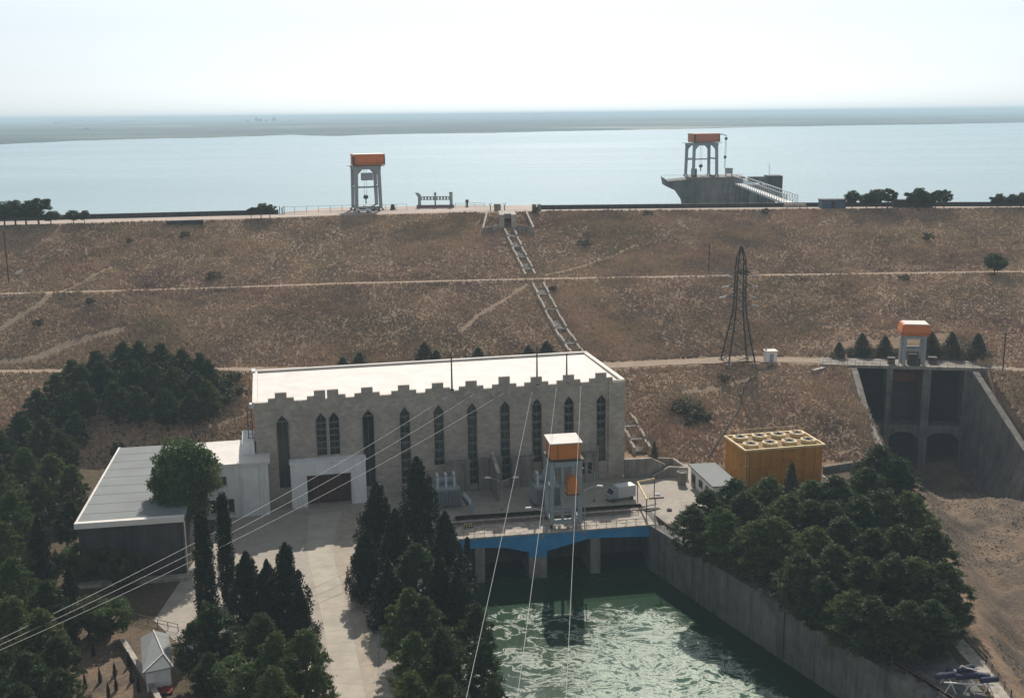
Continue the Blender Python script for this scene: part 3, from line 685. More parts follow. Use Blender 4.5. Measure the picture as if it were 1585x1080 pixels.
for i, (a, b) in enumerate(((.3, P2-4.0), (P2+4.6, bl-.3))):
    m = MB(); ps = np.arange(a, b, 1.6)
    for q in ps: m.bar((q, .05, .1), (q, .05, 1.15), .045)
    m.bar((a, .05, 1.15), (ps[-1], .05, 1.15), .05); m.bar((a, .05, .65), (ps[-1], .05, .65), .035); m.build("railing", M_RUSTP, bt)
m = MB()
for q in np.arange(.5, bl-1, 1.4): m.bar((q, 5.2, .1), (q, 5.2, 1.1), .05)
for z in (.35, .7, 1.1): m.bar((.5, 5.2, z), (bl-1.2, 5.2, z), .05)
m.build("railing", M_RUSTP, bt)
m = MB()
for q in (5.5, 6.0): m.bar((.5, q, .3), (bl-2, q, .3), .13, 8)
m.build("pipe", M_RUSTP, bt)
def BRW(x, y, z=0): return BL + np.array([math.cos(bth)*x - math.sin(bth)*y, math.sin(bth)*x + math.cos(bth)*y, z])
# barrier blocks lying on the deck
for i, x in enumerate((2.8, 3.6)):
    t = thing("striped_barrier", "small yellow and black barrier on the bridge deck, %s of the two" % ("left" if i == 0 else "right"), "barrier", BRW(x, 4.3, .1), bth+.3*i, "striped barriers on the bridge")
    MB().bb(-.3, .3, -.08, .08, .1, .7).build("panel", M_YRIM, t); MB().bb(-.18, -.02, -.09, .09, .12, .68).bb(.14, .26, -.09, .09, .12, .68).build("stripe", M_STEEL, t); MB().bb(-.35, .35, -.2, .2, 0, .1).build("base", M_STEEL, t)

tw_c = BRW(bx(872, 820)[0]+.75, 3.6, .1)
gt = thing("gate_hoist_tower", "grey steel gantry tower with an orange machine house standing on the blue bridge", "gantry", tw_c, bth)
hwx, hwy, ht = 2.25, 2.0, 11.0
for sx in (-1, 1):
    for sy in (-1, 1):
        MB().bb(sx*hwx-.33, sx*hwx+.33, sy*hwy-.3, sy*hwy+.3, .55, ht).build("leg", M_GREY, gt)
        m = MB()
        for q in (-.45, .45): m.lathe([(.28, -.15), (.28, .15)], (0, 0, 0), 10)
        m.v = [(sx*hwx+(x if i < len(m.v)//2 else x), sy*hwy+z*1.2, .28+y) for i, (x, y, z) in enumerate(m.v)]
        m.build("wheel", M_STEEL, gt)
m = MB()
for sy in (-1, 1):
    m.bb(-hwx+.4, hwx-.4, sy*hwy-.3, sy*hwy+.3, ht-1.0, ht-.2); m.bb(-hwx+.4, hwx-.4, sy*hwy-.2, sy*hwy+.2, .75, 1.35)
for sx in (-1, 1):
    m.bb(sx*hwx-.3, sx*hwx+.3, -hwy+.35, hwy-.35, ht-.95, ht-.25); m.bb(sx*hwx-.2, sx*hwx+.2, -hwy+.35, hwy-.35, .75, 1.3); m.bb(sx*hwx-.2, sx*hwx+.2, -hwy+.35, hwy-.35, 6.2, 6.7)
m.bb(-.75, -.35, -hwy-.25, -hwy+.1, 1.35, ht-1.0); m.bb(.9, 1.25, -hwy-.25, -hwy+.1, 1.35, ht-1.0)
m.build("cross_beam", M_GREY, gt)

m = MB(); m.bb(-hwx-.4, hwx+.6, -hwy-.6, hwy+.6, ht, ht+.18); m.build("platform", M_STEEL, gt)
m = MB(); m.hexa([(-2.35, -2.1, ht+.18), (2.35, -2.1, ht+.18), (2.35, 2.0, ht+.18), (-2.35, 2.0, ht+.18)], [(-2.4, -2.2, ht+2.75), (2.4, -2.2, ht+2.75), (2.4, 2.1, ht+2.75), (-2.4, 2.1, ht+2.75)])
b_ = m.build("machine_house", M_ORANGE, gt)
m = MB(); m.hexa([(-2.6, -2.45, ht+2.75), (2.6, -2.45, ht+2.75), (2.6, 2.3, ht+2.95), (-2.6, 2.3, ht+2.95)], [(-2.6, -2.45, ht+2.88), (2.6, -2.45, ht+2.88), (2.6, 2.3, ht+3.08), (-2.6, 2.3, ht+3.08)]); m.build("roof", M_ROOFW, b_)
MB().bb(-1.3, -1.25, -2.25, -2.1, ht+.3, ht+2.6).build("panel_seam", M_BROWN, b_)
m = MB(); m.prism([(.0, 5.9), (1.7, 5.9), (1.7, 7.9), (1.45, 8.5), (.9, 8.75), (.35, 8.5), (0, 7.9)], -hwy-1.5, -hwy-.3); c_ = m.build("control_cabin", M_ORANGE, gt)
MB().bb(-.15, 1.85, -hwy-1.6, -hwy-.1, 5.7, 5.9).build("cabin_floor", M_BROWN, c_)
m = MB()
for q in (-2.2, -1.4, .2, 1.8): m.bb(q, q+.5, -hwy-.6, -hwy-.2, .1+.02, .45)
m.build("counterweight", M_LIGHTST, gt)
# end of the tailrace: retaining walls
def wall_line(name, label, pts, thick, z0, z1s, mat, cat="wall", cap=True, off=0):
    t = thing(name, label, cat, (pts[0][0], pts[0][1], 0)); m = MB(); cm = MB(); ox, oy = pts[0]
    n = len(pts); nr = []
    for i in range(n):
        a = pts[max(i-1, 0)]; b = pts[min(i+1, n-1)]; d = np.array([float(b[0]-a[0]), float(b[1]-a[1])]); d /= np.hypot(*d); nr.append((d[1], -d[0]))
    for i in range(n-1):
        (xa, ya), (xb, yb) = pts[i], pts[i+1]; A, Bn = nr[i], nr[i+1]
        q = [(xa-ox, ya-oy), (xb-ox, yb-oy), (xb-ox+Bn[0]*thick, yb-oy+Bn[1]*thick), (xa-ox+A[0]*thick, ya-oy+A[1]*thick)]
        m.hexa([(x, y, z0) for x, y in q], [(q[0][0], q[0][1], z1s[i]), (q[1][0], q[1][1], z1s[i+1]), (q[2][0], q[2][1], z1s[i+1]), (q[3][0], q[3][1], z1s[i])])
        if cap:
            e = .12; q = [(xa-ox-A[0]*e, ya-oy-A[1]*e), (xb-ox-Bn[0]*e, yb-oy-Bn[1]*e), (xb-ox+Bn[0]*(thick*.999+e*0 if off else thick), yb-oy+Bn[1]*thick), (xa-ox+A[0]*thick, ya-oy+A[1]*thick)]
            cm.hexa([(q[j][0], q[j][1], (z1s[i], z1s[i+1], z1s[i+1], z1s[i])[j]) for j in range(4)], [(q[j][0], q[j][1], (z1s[i], z1s[i+1], z1s[i+1], z1s[i])[j]+.18) for j in range(4)])
    m.build("wall_face", mat, t)
    if cap: cm.build("coping", M_CONCL if mat is not M_CONCD else M_CONC, t)
    return t
RW = [(21.3, 176), (21.5, 166.3), (27.8, 152.5), (34, 139), (40.3, 125.5), (46.1, 112.4), (56, 90.5), (66, 68)][::-1]
t = wall_line("retaining_wall", "tall grey concrete retaining wall along the right side of the tailrace water", RW, 2.6, -11, [0.0]*8, M_CONCD, cap=False)
m = MB()
for i in range(2, 6): pass
for k in (3,):
    a = np.array([46.1, 112.4])*(1-k/7)+np.array([21.5, 166.3])*(k/7); m.box((a[0]-.02-66, a[1]-.01-68, -5.4), (.12, .12, 10.6), .45)
m.build("joint", M_STEEL, t)
wall_line("retaining_wall", "grey concrete bank wall on the left side of the tailrace, mostly hidden by trees", [(-9.5, 172), (-9.0, 161), (-6, 130), (-4, 60), (-4, 15)][::-1], -2.4, -11, [0.0]*5, M_CONCD, cap=False)
m = MB(); m.bar((0, 0, 0), (0, 0, .01), .01)
# rail on the retaining wall top
def rail(name, label, pts, step=2.0, h=1.0, r=.04, mat=M_RUSTP, cat="railing", bars=(1.0, .5), z=None, group=None):
    t = thing(name, label, cat, (pts[0][0], pts[0][1], pts[0][2]), 0, group); p0 = Vector(pts[0]); pm = MB(); rm = MB()
    for a, b in zip(pts[:-1], pts[1:]):
        a = Vector(a)-p0; b = Vector(b)-p0; n = max(1, round((b-a).length/step))
        for k in range(n+1):
            q = a.lerp(b, k/n); pm.bar(q, q+Vector((0, 0, h)), r*1.3)
        for f in bars: rm.bar(a+Vector((0, 0, h*f)), b+Vector((0, 0, h*f)), r)
    pm.build("posts", mat, t); rm.build("rails", mat, t); return t
rail("railing", "thin dark rail on top of the tailrace retaining wall", [(22.6, 166.7, .02), (28.9, 153, .02), (35, 139.6, .02), (41.3, 126, .02), (47.1, 113, .02), (57, 91, .02)], 2.4, .95, .03)

# ------------------------------------------------------------------ transformers, blast walls, yard gear
def transformer(loc, rz, label):
    t = thing("transformer", label, "transformer", loc, rz, "transformers in front of the powerhouse")
    MB().bb(-2.2, 2.2, -1.3, 1.3, .4, 3.3).build("tank", M_GREY, t); MB().bb(-2.4, 2.4, -1.5, 1.5, 0, .4).build("base", M_CONCD, t)
    for sx, sy in ((-1, -1), (1, -1), (-1, 1), (1, 1)):
        m = MB()
        for q in range(7): m.bb(sx*1.15-.9+q*.28, sx*1.15-.9+q*.28+.1, sy*1.35, sy*2.1, .6, 3.1)
        m.bb(sx*1.15-.95, sx*1.15+.95, sy*1.3, sy*1.45, 2.9, 3.1); m.build("radiator", M_GREY, t)
    for q in (-1.4, 0, 1.4):
        m = MB(); z = 3.3
        for k in range(6): m.lathe([(.24, 0), (.24, .12), (.13, .13), (.13, .26)], (q, -.3, z+k*.27), 10)
        m.bar((q, -.3, z+1.6), (q, -.3, z+2.0), .1, 6); m.build("bushing", M_PORC, t)
    for q in (-1.4, 0, 1.4): MB().tube([(q, -.3, 5.2), (q, .1, 5.5), (q, .9, 5.4), (q, 1.6, 4.6), (q, 2.2, 4.0)], .2, 7).build("conductor_duct", M_LIGHTST, t)
    m = MB(); m.lathe([(.5, 0), (.5, 3.2)], (0, 0, 0), 12); m.v = [(z-1.6, 1.0+y, 4.1+x) for x, y, z in m.v]; m.build("conservator", M_GREY, t)
    return t
p = U(690, 786, 0); transformer((p[0], p[1]+1.5, .02), TH, "grey power transformer with three white bushings at the left end of the yard")
p = U(845, 786, 0); transformer((p[0], p[1]+2.5, .02), TH, "grey power transformer half hidden behind the orange topped gantry tower")
def blastwall(u, v, label):
    p = U(u, v, 0); l = W2L(p); t = thing("blast_wall", label, "wall", (p[0], p[1], .02), TH, "blast walls between the transformers")
    yb = -l[1]-1.4; MB().prismyz([(0, 0), (yb, 0), (yb, 6.6), (yb*.85, 7.0), (0, 5.0)], -.22, .22).build("panel", M_CONC, t)
    MB().prismyz([(-.15, 5.0), (-.15, 5.2), (yb*.85, 7.2), (yb*.85, 7.0)], -.3, .3).build("coping", M_CONCL, t)
blastwall(772, 776, "sloping topped concrete blast wall left of the gantry tower beside the lamp post")
# pylon-like pole with three insulators in a row
p = U(729, 796, 0); t = thing("disconnector_stand", "short pale stand with a row of three insulators right of the left transformer", "switchgear", (p[0], p[1], .02), TH)
MB().bb(-.35, .35, -.3, .3, 0, 1.9).build("cabinet", M_GREY, t)
for k in range(4):
    m = MB()
    for j in range(4): m.lathe([(.2, 0), (.2, .1), (.1, .11), (.1, .2)], (-.1-.12*k, .2+k*1.1, 1.9+j*.2), 8)
    m.build("insulator", M_PORC, t)
MB().bb(-.7, -.0, .3, 4.2, 1.5, 1.9).build("beam", M_STEEL, t)
def lamp(u, v, h, label, arms=2, rz=0.0, mount=0):
    p = U(u, v, 0); t = thing("lamp_post", label, "street lamp", (p[0], p[1], .02), rz, "lamp posts in the powerhouse yard")
    MB().bar((0, 0, 0), (0, 0, h), .1, 8, .06).build("pole", M_GREY, t); MB().lathe([(.22, 0), (.2, .4), (.12, .5)], (0, 0, 0), 10).build("base", M_CONC, t)
    for s in ((-1, 1) if arms == 2 else (-1,)):
        MB().tube([(0, 0, h-.1), (s*.8, 0, h+.35), (s*1.9, 0, h+.7)], .05).build("arm", M_GREY, t)
        MB().box((s*2.3, 0, h+.75), (1.0, .4, .2), 0, .8).build("lamp_head", M_ROOFW, t)
lamp(777, 790, 5.0, "double armed lamp post standing beside the blast wall")
lamp(920, 776, 5.2, "single armed lamp post right of the gantry tower", 1)
lamp(841, 835, 4.6, "lamp post at the left foot of the gantry tower on the bridge", 1, .2)
lamp(905, 828, 7.4, "lamp post with pale head at the right foot of the gantry tower", 1, math.pi-.2)
p = U(1010, 812, 0)
t = thing("sign_mast", "slender mast with a short crossbar at the right end of the blue bridge", "mast", (p[0]+.4, p[1]+.3, .02), .1)
MB().bar((0, 0, 0), (0, 0, 4.3), .08, 6).build("pole", M_GREY, t); MB().bar((-1.0, 0, 4.3), (1.4, 0, 4.35), .13, 6).build("crossbar", M_STEEL, t)
# overhead monorail beam
a = U(988, 765, 0); bq = U(1003, 795, 0)
t = thing("overhead_pipe", "yellowish bent overhead pipe on posts across the sunny right yard", "pipe", (a[0], a[1], .02), 0)
ax, ay = a[0], a[1]
q1 = U(987, 746, 3.2); q0 = U(1013, 741, 3.2); q2 = U(1001, 773, 3.2)
MB().tube([(q[0]-ax, q[1]-ay, 3.2) for q in (q0, q1, q2)], .17, 8).build("pipe_run", M_YRIM, t)
for q in (q0, q1, q2): MB().bar((q[0]-ax, q[1]-ay, 0), (q[0]-ax, q[1]-ay, 3.1), .09, 6).build("post", M_STEEL, t)
p = U(1055, 749, 0); t = thing("concrete_drum", "pale upright concrete drum at the corner of the right yard", "tank", (p[0], p[1], .02))
MB().lathe([(.75, 0), (.75, 2.0), (.85, 2.0), (.85, 2.25), (.6, 2.25), (.6, 2.0)], (0, 0, 0), 20).build("shell", M_CONC, t, smooth=False); MB().lathe([(.6, 1.95), (.6, 2.08)], (0, 0, 0), 20).build("cover", M_CONCL, t)
p = U(963, 776, 0); van = thing("parked_van", "small pale grey box van parked in the shade by the powerhouse corner", "van", (p[0], p[1]+1.2, .02), TH+.15)
MB().bb(-1.1, 2.2, -1.0, 1.0, .55, 2.5).build("cargo_box", M_LIGHTST, van, bevel=.05)
MB().prism([(-2.7, .5), (-1.15, .5), (-1.15, 2.0), (-1.8, 2.0), (-2.3, 1.3), (-2.7, 1.2)], -.95, .95).build("cab", M_GREY, van, bevel=.05)
MB().prism([(-2.28, 1.35), (-1.83, 1.92), (-1.9, 1.92), (-2.36, 1.35)], -.85, .85).build("windscreen", M_GLASS, van)
for x in (-2.0, 1.4):
    for s in (-1, 1):
        m = MB(); m.lathe([(.36, -.12), (.36, .12)], (0, 0, 0), 14); m.v = [(x+a_, s*.9+c_*1.0, .36+b_) for a_, b_, c_ in m.v]; m.build("wheel", M_STEEL, van)
# small things in the sunny yard
for i, (u, v, mm, nm, lb, ct) in enumerate([(1018, 766, M_WHITE, "cement_sack", "white sack lying on the sunny yard near the overhead pipe", "sack"), (1036, 790, M_STEEL, "rubber_tyre", "dark tyre lying on the sunny yard near the grove", "tyre"), (1048, 802, M_STEEL, "rubber_tyre", "dark tyre lying close to the edge of the right grove", "tyre")]):
    p = U(u, v, 0); t = thing(nm, lb, ct, (p[0], p[1], .02), .4*i)
    if nm == "rubber_tyre": MB().lathe([(.25, 0), (.42, .02), (.45, .15), (.42, .28), (.25, .3), (.22, .15)], (0, 0, 0), 16).build("tread", mm, t)
    else: MB().hexa([(-.5, -.3, 0), (.5, -.3, 0), (.5, .3, 0), (-.5, .3, 0)], [(-.4, -.2, .25), (.35, -.22, .3), (.4, .2, .22), (-.38, .22, .28)]).build("bag", mm, t, bevel=.06)
p = U(1000, 790, 0); t = thing("plank_stack", "low stack of grey planks near the right end of the bridge", "planks", (p[0], p[1], .02), .2)
m = MB()
for k in range(7): m.box((k*.28-.8, (k % 3)*.15, .12+.1*(k % 2)), (.2, 3.4, .09), 1.3+.06*k)
m.build("planks", M_CONC, t)
# low walls right of the powerhouse
wall_line("stilling_wall", "grey retaining wall joining the right end of the powerhouse", [tuple(U(967, 741, 0)[:2]), tuple(U(1008, 738, 0)[:2]), tuple(U(1030, 736, 0)[:2])], -.6, 0, [3.4, 3.3, 1.9], M_CONC)
wall_line("stilling_wall", "curving low concrete wall with pale coping behind the concrete drum", [tuple(U(1010, 742, 0)[:2]), tuple(U(1036, 738, 0)[:2]), tuple(U(1060, 741, 0)[:2])], -.6, 0, [.3, 1.7, 1.9], M_CONC)
wall_line("stilling_wall", "short pale wall at the back of the stilling box below the slope", [tuple(U(1019, 728, 0)[:2]), tuple(U(1040, 727, 0)[:2]), tuple(U(1061, 741, 0)[:2])], -.5, 0, [2.2, 2.0, 1.9], M_CONC)

# hut right
hq = [U(1067, 719, 3.4), U(1107, 717, 3.4), U(1134, 738, 3.4), U(1103, 752, 3.4)]
c0 = hq[0]; t = thing("white_hut", "small white hut with flat pale roof between the sunny yard and the yellow tank", "hut", (c0[0], c0[1], 0), 0)
e1 = (hq[1]-hq[0])[:2]; e2 = (hq[3]-hq[0])[:2]
def Q(a, b, z): return (e1[0]*a+e2[0]*b, e1[1]*a+e2[1]*b, z)
MB().hexa([Q(.04, .03, 0), Q(.04, .97, 0), Q(.96, .97, 0), Q(.96, .03, 0)], [Q(.04, .03, 3.2), Q(.04, .97, 3.2), Q(.96, .97, 3.2), Q(.96, .03, 3.2)]).build("wall", M_WHITE, t)
MB().hexa([Q(-.03, -.03, 3.2), Q(-.03, 1.03, 3.2), Q(1.03, 1.03, 3.2), Q(1.03, -.03, 3.2)], [Q(-.03, -.03, 3.45), Q(-.03, 1.03, 3.45), Q(1.03, 1.03, 3.45), Q(1.03, -.03, 3.45)]).build("roof", M_ROOFG, t)
for b0, b1, z0, z1, nm in ((.12, .24, .1, 2.2, "door"), (.42, .55, 1.1, 2.3, "window"), (.7, .82, 1.1, 2.3, "window")):
    MB().hexa([Q(.0, b0, z0), Q(.0, b1, z0), Q(.05, b1, z0), Q(.05, b0, z0)], [Q(.0, b0, z1), Q(.0, b1, z1), Q(.05, b1, z1), Q(.05, b0, z1)]).build(nm, M_GLASS, t)

# yellow cooling tank
tq = [U(1155.5, 695.3, 7), U(1279.5, 685.7, 7)]; tth = math.atan2(tq[1][1]-tq[0][1], tq[1][0]-tq[0][0])
ct = thing("cooling_tank", "big ochre yellow steel tank with eight round pale vents on top", "tank", (tq[0][0], tq[0][1], 0), tth)
LX, LY, LZ = 14.9, 8.9, 6.9
m = MB(); m.bb(0, LX-.45, .2, LY, 0, LZ-.35)
for q in range(0, 7): m.bb(q*2.05+.75, q*2.05+1.45, .05, .2, .2, LZ-.4)
m.build("shell", M_YELLOW, ct)
m = MB(); m.bb(-.35, LX-.1, -.15, .2, LZ-.35, LZ); m.bb(-.35, LX-.1, LY-.1, LY+.25, LZ-.35, LZ); m.bb(-.35, 0, .2, LY-.1, LZ-.35, LZ); m.bb(LX-.45, LX-.1, .2, LY-.1, LZ-.35, LZ); m.build("rim", M_YRIM, ct)
MB().bb(0, LX-.45, .2, LY-.1, LZ-.34, LZ-.25).build("top_plate", simple("dull_ochre", (.22, .13, .045), .8, var=.3, scale=.8), ct)
for j in range(2):
    for i in range(4):
        cx, cy = 1.8+i*3.65, 2.4+j*4.3
        m = MB(); m.lathe([(1.25, 0), (1.25, .5), (1.35, .5), (1.35, .62), (1.1, .62), (1.1, .3)], (cx, cy, LZ-.25), 20); v_ = m.build("vent", M_YRIM, ct)
        MB().lathe([(1.1, 0), (1.1, .28)], (cx, cy, LZ+.05), 20).build("grille", M_CONCL, v_)
        m = MB()
        for an in (0, 1.57): m.box((cx, cy, LZ+.4), (2.1, .12, .1), an+.4)
        m.lathe([(.22, 0), (.22, .3)], (cx, cy, LZ+.35), 8); m.build("fan", M_STEEL, v_)
m = MB(); m.bar((-.1, -.05, 0), (-.1, -.05, 6), .07)
for z in np.arange(.5, 6, .45): m.bar((-.1, -.05, z), (.35, -.05, z), .03)
m.bar((.35, -.05, 0), (.35, -.05, 6), .07); m.bb(-.3, .5, -.2, .1, 3.9, 4.0); m.build("ladder", M_YRIM, ct)
m = MB()
for q in (0, LX*.5, LX-.45): m.bar((q, LY, LZ), (q, LY, LZ+.9), .04)
m.bar((0, LY, LZ+.9), (LX-.45, LY, LZ+.9), .035); m.build("railing", M_YRIM, ct)
p = U(1267, 748, .4); t = thing("pipe_rack", "white angled pipe frame at the right foot of the yellow tank", "pipe", (p[0], p[1], 0), 0)
a = U(1268, 733, 1.2)-p; b2_ = U(1288, 746, 1.2)-p; c2_ = U(1240, 748, 1.2)-p
MB().tube([(a[0], a[1], 1.2), (b2_[0], b2_[1], 1.2), (c2_[0], c2_[1], 1.2)], .13).build("pipe_run", M_ROOFW, t)
m = MB()
for q in (a, b2_, c2_): m.bar((q[0], q[1], -.2), (q[0], q[1], 1.1), .07)
m.build("posts", M_GREY, t)
p1_ = U(1268, 738, 0); p2_ = U(1340, 728, 0)
wall_line("low_wall", "dark low wall running right from the yellow tank to the spillway", [tuple(p1_[:2]+np.array([1.5, 2])), tuple(p2_[:2]+np.array([0, 2]))], -.5, -.5, [1.0, 1.0], M_CONCD)

# ------------------------------------------------------------------ drainage chute
def chute(pts, wd, label, hollow=True):
    P = [G(u, v) for u, v in pts]; t = thing("drainage_chute", label, "chute", P[0], 0, "stepped drainage chutes on the embankment"); p0 = Vector(P[0])
    lm, rm, fl = MB(), MB(), MB(); hh = .95
    K = []
    for i in range(len(P)-1):
        n = max(2, int(np.hypot(*(P[i+1]-P[i])[:2])/3.1))
        for k in range(n): K.append(P[i]+(P[i+1]-P[i])*k/n)
    K.append(P[-1])
    K = [Vector((k[0], k[1], hz(k[0], k[1]))) for k in K]
    for i in range(len(K)-1):
        a, b = K[i]-p0, K[i+1]-p0; d = (b-a); s = Vector((-d.y, d.x, 0)).normalized()
        def side(mb, o0, o1, zt):
            q = [a+s*o0, a+s*o1, b+s*o1, b+s*o0]; kz = hh*.18*(1 if i % 2 else -1)
            mb.hexa([(v.x, v.y, v.z-1.3) for v in q], [(v.x, v.y, v.z+zt+kz) for v in q])
        side(lm, -wd/2-.45, -wd/2, hh); side(rm, wd/2, wd/2+.45, hh); side(fl, -wd/2, wd/2, .12)
    lm.build("side_wall", M_CONCL, t); rm.build("side_wall", M_CONCL, t); fl.build("channel_floor", M_CONCD, t)
    cnt = 0
    for i in range(1, len(K)-1):
        if i % 2: continue
        a = K[i]-p0; d = K[min(i+1, len(K)-1)]-K[i-1]; an = math.atan2(-d.x, d.y) ; MB().box((a.x, a.y, a.z+.45), (wd, .35, .5), an).build("cross_beam", M_CONCL, t)
chute([(788, 357), (793, 369), (800, 385), (812, 410), (821, 428)], 2.1, "upper stepped concrete chute running down from the crest outlet to the first berm path")
chute([(833, 441), (845, 468), (860, 498), (876, 525), (890, 546), (897, 556)], 2.3, "middle stepped concrete chute between the first berm path and the back of the powerhouse")
chute([(965, 645), (976, 664), (986, 684), (994, 700)], 2.6, "short wide concrete chute reaching the yard at the right end of the powerhouse")
# outlet head
hp = G(787, 361); t = thing("outlet_headworks", "pale concrete outlet box with wing walls at the top of the drainage chute", "headworks", (hp[0], hp[1], 0), .03)
x0 = hp[0]; y0 = hp[1]; yc0 = float(yc(x0))
def loc(u, v, y): q = V(u, v, y); return q[0]-x0, y-y0, q[2]
yb = yc0 - y0
zb0 = hz(x0, y0)
m = MB(); m.bb(-2.4, -1.0, yb*.25, yb+1.5, zb0-2, ZC+.3); m.bb(1.0, 2.4, yb*.25, yb+1.5, zb0-2, ZC+.3); m.bb(-1.0, 1.0, yb*.45, yb+1.5, zb0+3.4, ZC+.3); m.build("outlet_block", M_CONCL, t)
MB().bb(-.98, .98, yb*.6, yb*.7, zb0-1, zb0+3.4).build("opening", M_DARKW, t)
for s in (-1, 1):
    a, b = s*2.45, s*7.0
    m = MB(); m.hexa([(s*2.4, 2.0, zb0-2), (b, .6, zb0-2), (b, 1.0, zb0-2), (s*2.4, 2.4, zb0-2)], [(s*2.4, 2.0, zb0+2.2), (b, .6, zb0+1.4), (b, 1.0, zb0+1.4), (s*2.4, 2.4, zb0+2.2)]); m.build("wing_wall", M_CONC, t)
    m = MB(); m.hexa([(b-.2*s, 1.0, zb0+.3), (b+.3*s, 1.0, zb0+.3), (b+.3*s-s*1.5, yb+.5, ZC-1), (b-.2*s-s*1.5, yb+.5, ZC-1)], [(b-.2*s, 1.0, zb0+1.6), (b+.3*s, 1.0, zb0+1.6), (b+.3*s-s*1.5, yb+.5, ZC+.6), (b-.2*s-s*1.5, yb+.5, ZC+.6)]); m.build("side_wall", M_CONCL, t)
for i, (u, v, w_, h_, lb) in enumerate(((770, 322, 2.0, 1.9, "left"), (827, 330, 1.3, 1.7, "middle"), (835, 330, .9, 1.7, "right"))):
    p = V(u, v, 329.5); t = thing("hoist_box", "small pale hoist box on the crest above the outlet, the %s of three" % lb, "cabinet", (p[0], 329.5, ZC+.03), 0, "hoist boxes above the outlet")
    MB().bb(-w_/2, w_/2, -.6, .6, 0, h_).build("box", M_CONC, t, bevel=.04); MB().bb(-w_/2-.1, w_/2+.1, -.7, .7, h_, h_+.12).build("lid", M_CONCL, t)
for i, (u, lb) in enumerate(((759, "left"), (781, "right"))):
    p = V(u, 322, 329); t = thing("forked_post", "short dark forked post on the crest above the outlet, the %s one" % lb, "post", (p[0], 329, ZC), 0, "forked posts above the outlet")
    MB().bar((0, 0, 0), (0, 0, 1.5), .16, 6).build("pole", M_STEEL, t); MB().bar((0, 0, 1.3), (-.35, 0, 2.3), .1).bar((0, 0, 1.3), (.35, 0, 2.5), .1).build("fork", M_STEEL, t)

# ------------------------------------------------------------------ crest: wave wall, crane, lifting beam, fence, car, sheds
def wavewall(x0, x1, zt, label, zt2=None):
    xs = np.arange(x0, x1+.1, 4.0); t = thing("wave_wall", label, "wall", (x0, float(yw(x0)), ZC), 0, "wave wall lengths on the dam crest"); m = MB(); c = MB()
    for a, b in zip(xs[:-1], xs[1:]):
        ya, ybb = float(yw(a))-float(yw(x0)), float(yw(b))-float(yw(x0))
        m.hexa([(a-x0, ya, -.5), (b-x0, ybb, -.5), (b-x0, ybb+.4, -.5), (a-x0, ya+.4, -.5)], [(a-x0, ya, zt), (b-x0, ybb, zt), (b-x0, ybb+.4, zt), (a-x0, ya+.4, zt)])
        c.hexa([(a-x0, ya-.1, zt), (b-x0, ybb-.1, zt), (b-x0, ybb+.5, zt), (a-x0, ya+.5, zt)], [(a-x0, ya-.1, zt+.15), (b-x0, ybb-.1, zt+.15), (b-x0, ybb+.5, zt+.15), (a-x0, ya+.5, zt+.15)])
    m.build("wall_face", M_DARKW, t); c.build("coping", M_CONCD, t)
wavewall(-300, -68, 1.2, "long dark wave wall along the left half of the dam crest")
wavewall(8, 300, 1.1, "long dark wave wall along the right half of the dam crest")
rail("fence", "light wire fence along the lake edge behind the crest gantry crane", [(-67, 327, ZC), (-50, 330.5, ZC), (-31, 333, ZC)], 3.2, 2.0, .05, M_STEEL, "fence", (1.0, .2))
rail("fence", "light wire fence along the lake edge right of the lifting beam", [(-17, 344, ZC), (-8, 345, ZC)], 3.0, 1.2, .05, M_STEEL, "fence", (1.0, .5))
# apron behind the crest where crane and beam stand
m = MB(); m.slab([(-67, 325), (8, 331), (8, 347), (-20, 350), (-56, 346), (-67, 333)], 30, ZC+.06); tag(m.build("apron", M_CREST), kind="structure")
p = V(606, 330, 332); t = thing("hoist_box", "small dark hooded box on the crest between the crane and the lifting beam", "cabinet", (p[0], 336, ZC+.06), 0)
MB().box((0, 0, 1.0), (1.4, 1.2, 1.4), 0, .6).build("box", M_DARKW, t); MB().bb(-.8, .8, -.7, .7, 0, .3).build("base", M_CONCD, t)
for i in range(3):
    p = V(433+3.5*i, 331, 325); t = thing("dark_post", "slim dark post at the left end of the crest fence, %s of three" % ORD[i], "post", (p[0], 325, ZC), 0, "slim dark posts by the crest fence")
    MB().bar((0, 0, 0), (0, 0, 2.4-.4*(i % 2)), .12, 6).build("pole", M_STEEL, t); MB().bb(-.2, .2, -.2, .2, 0, .2).build("base", M_CONC, t)

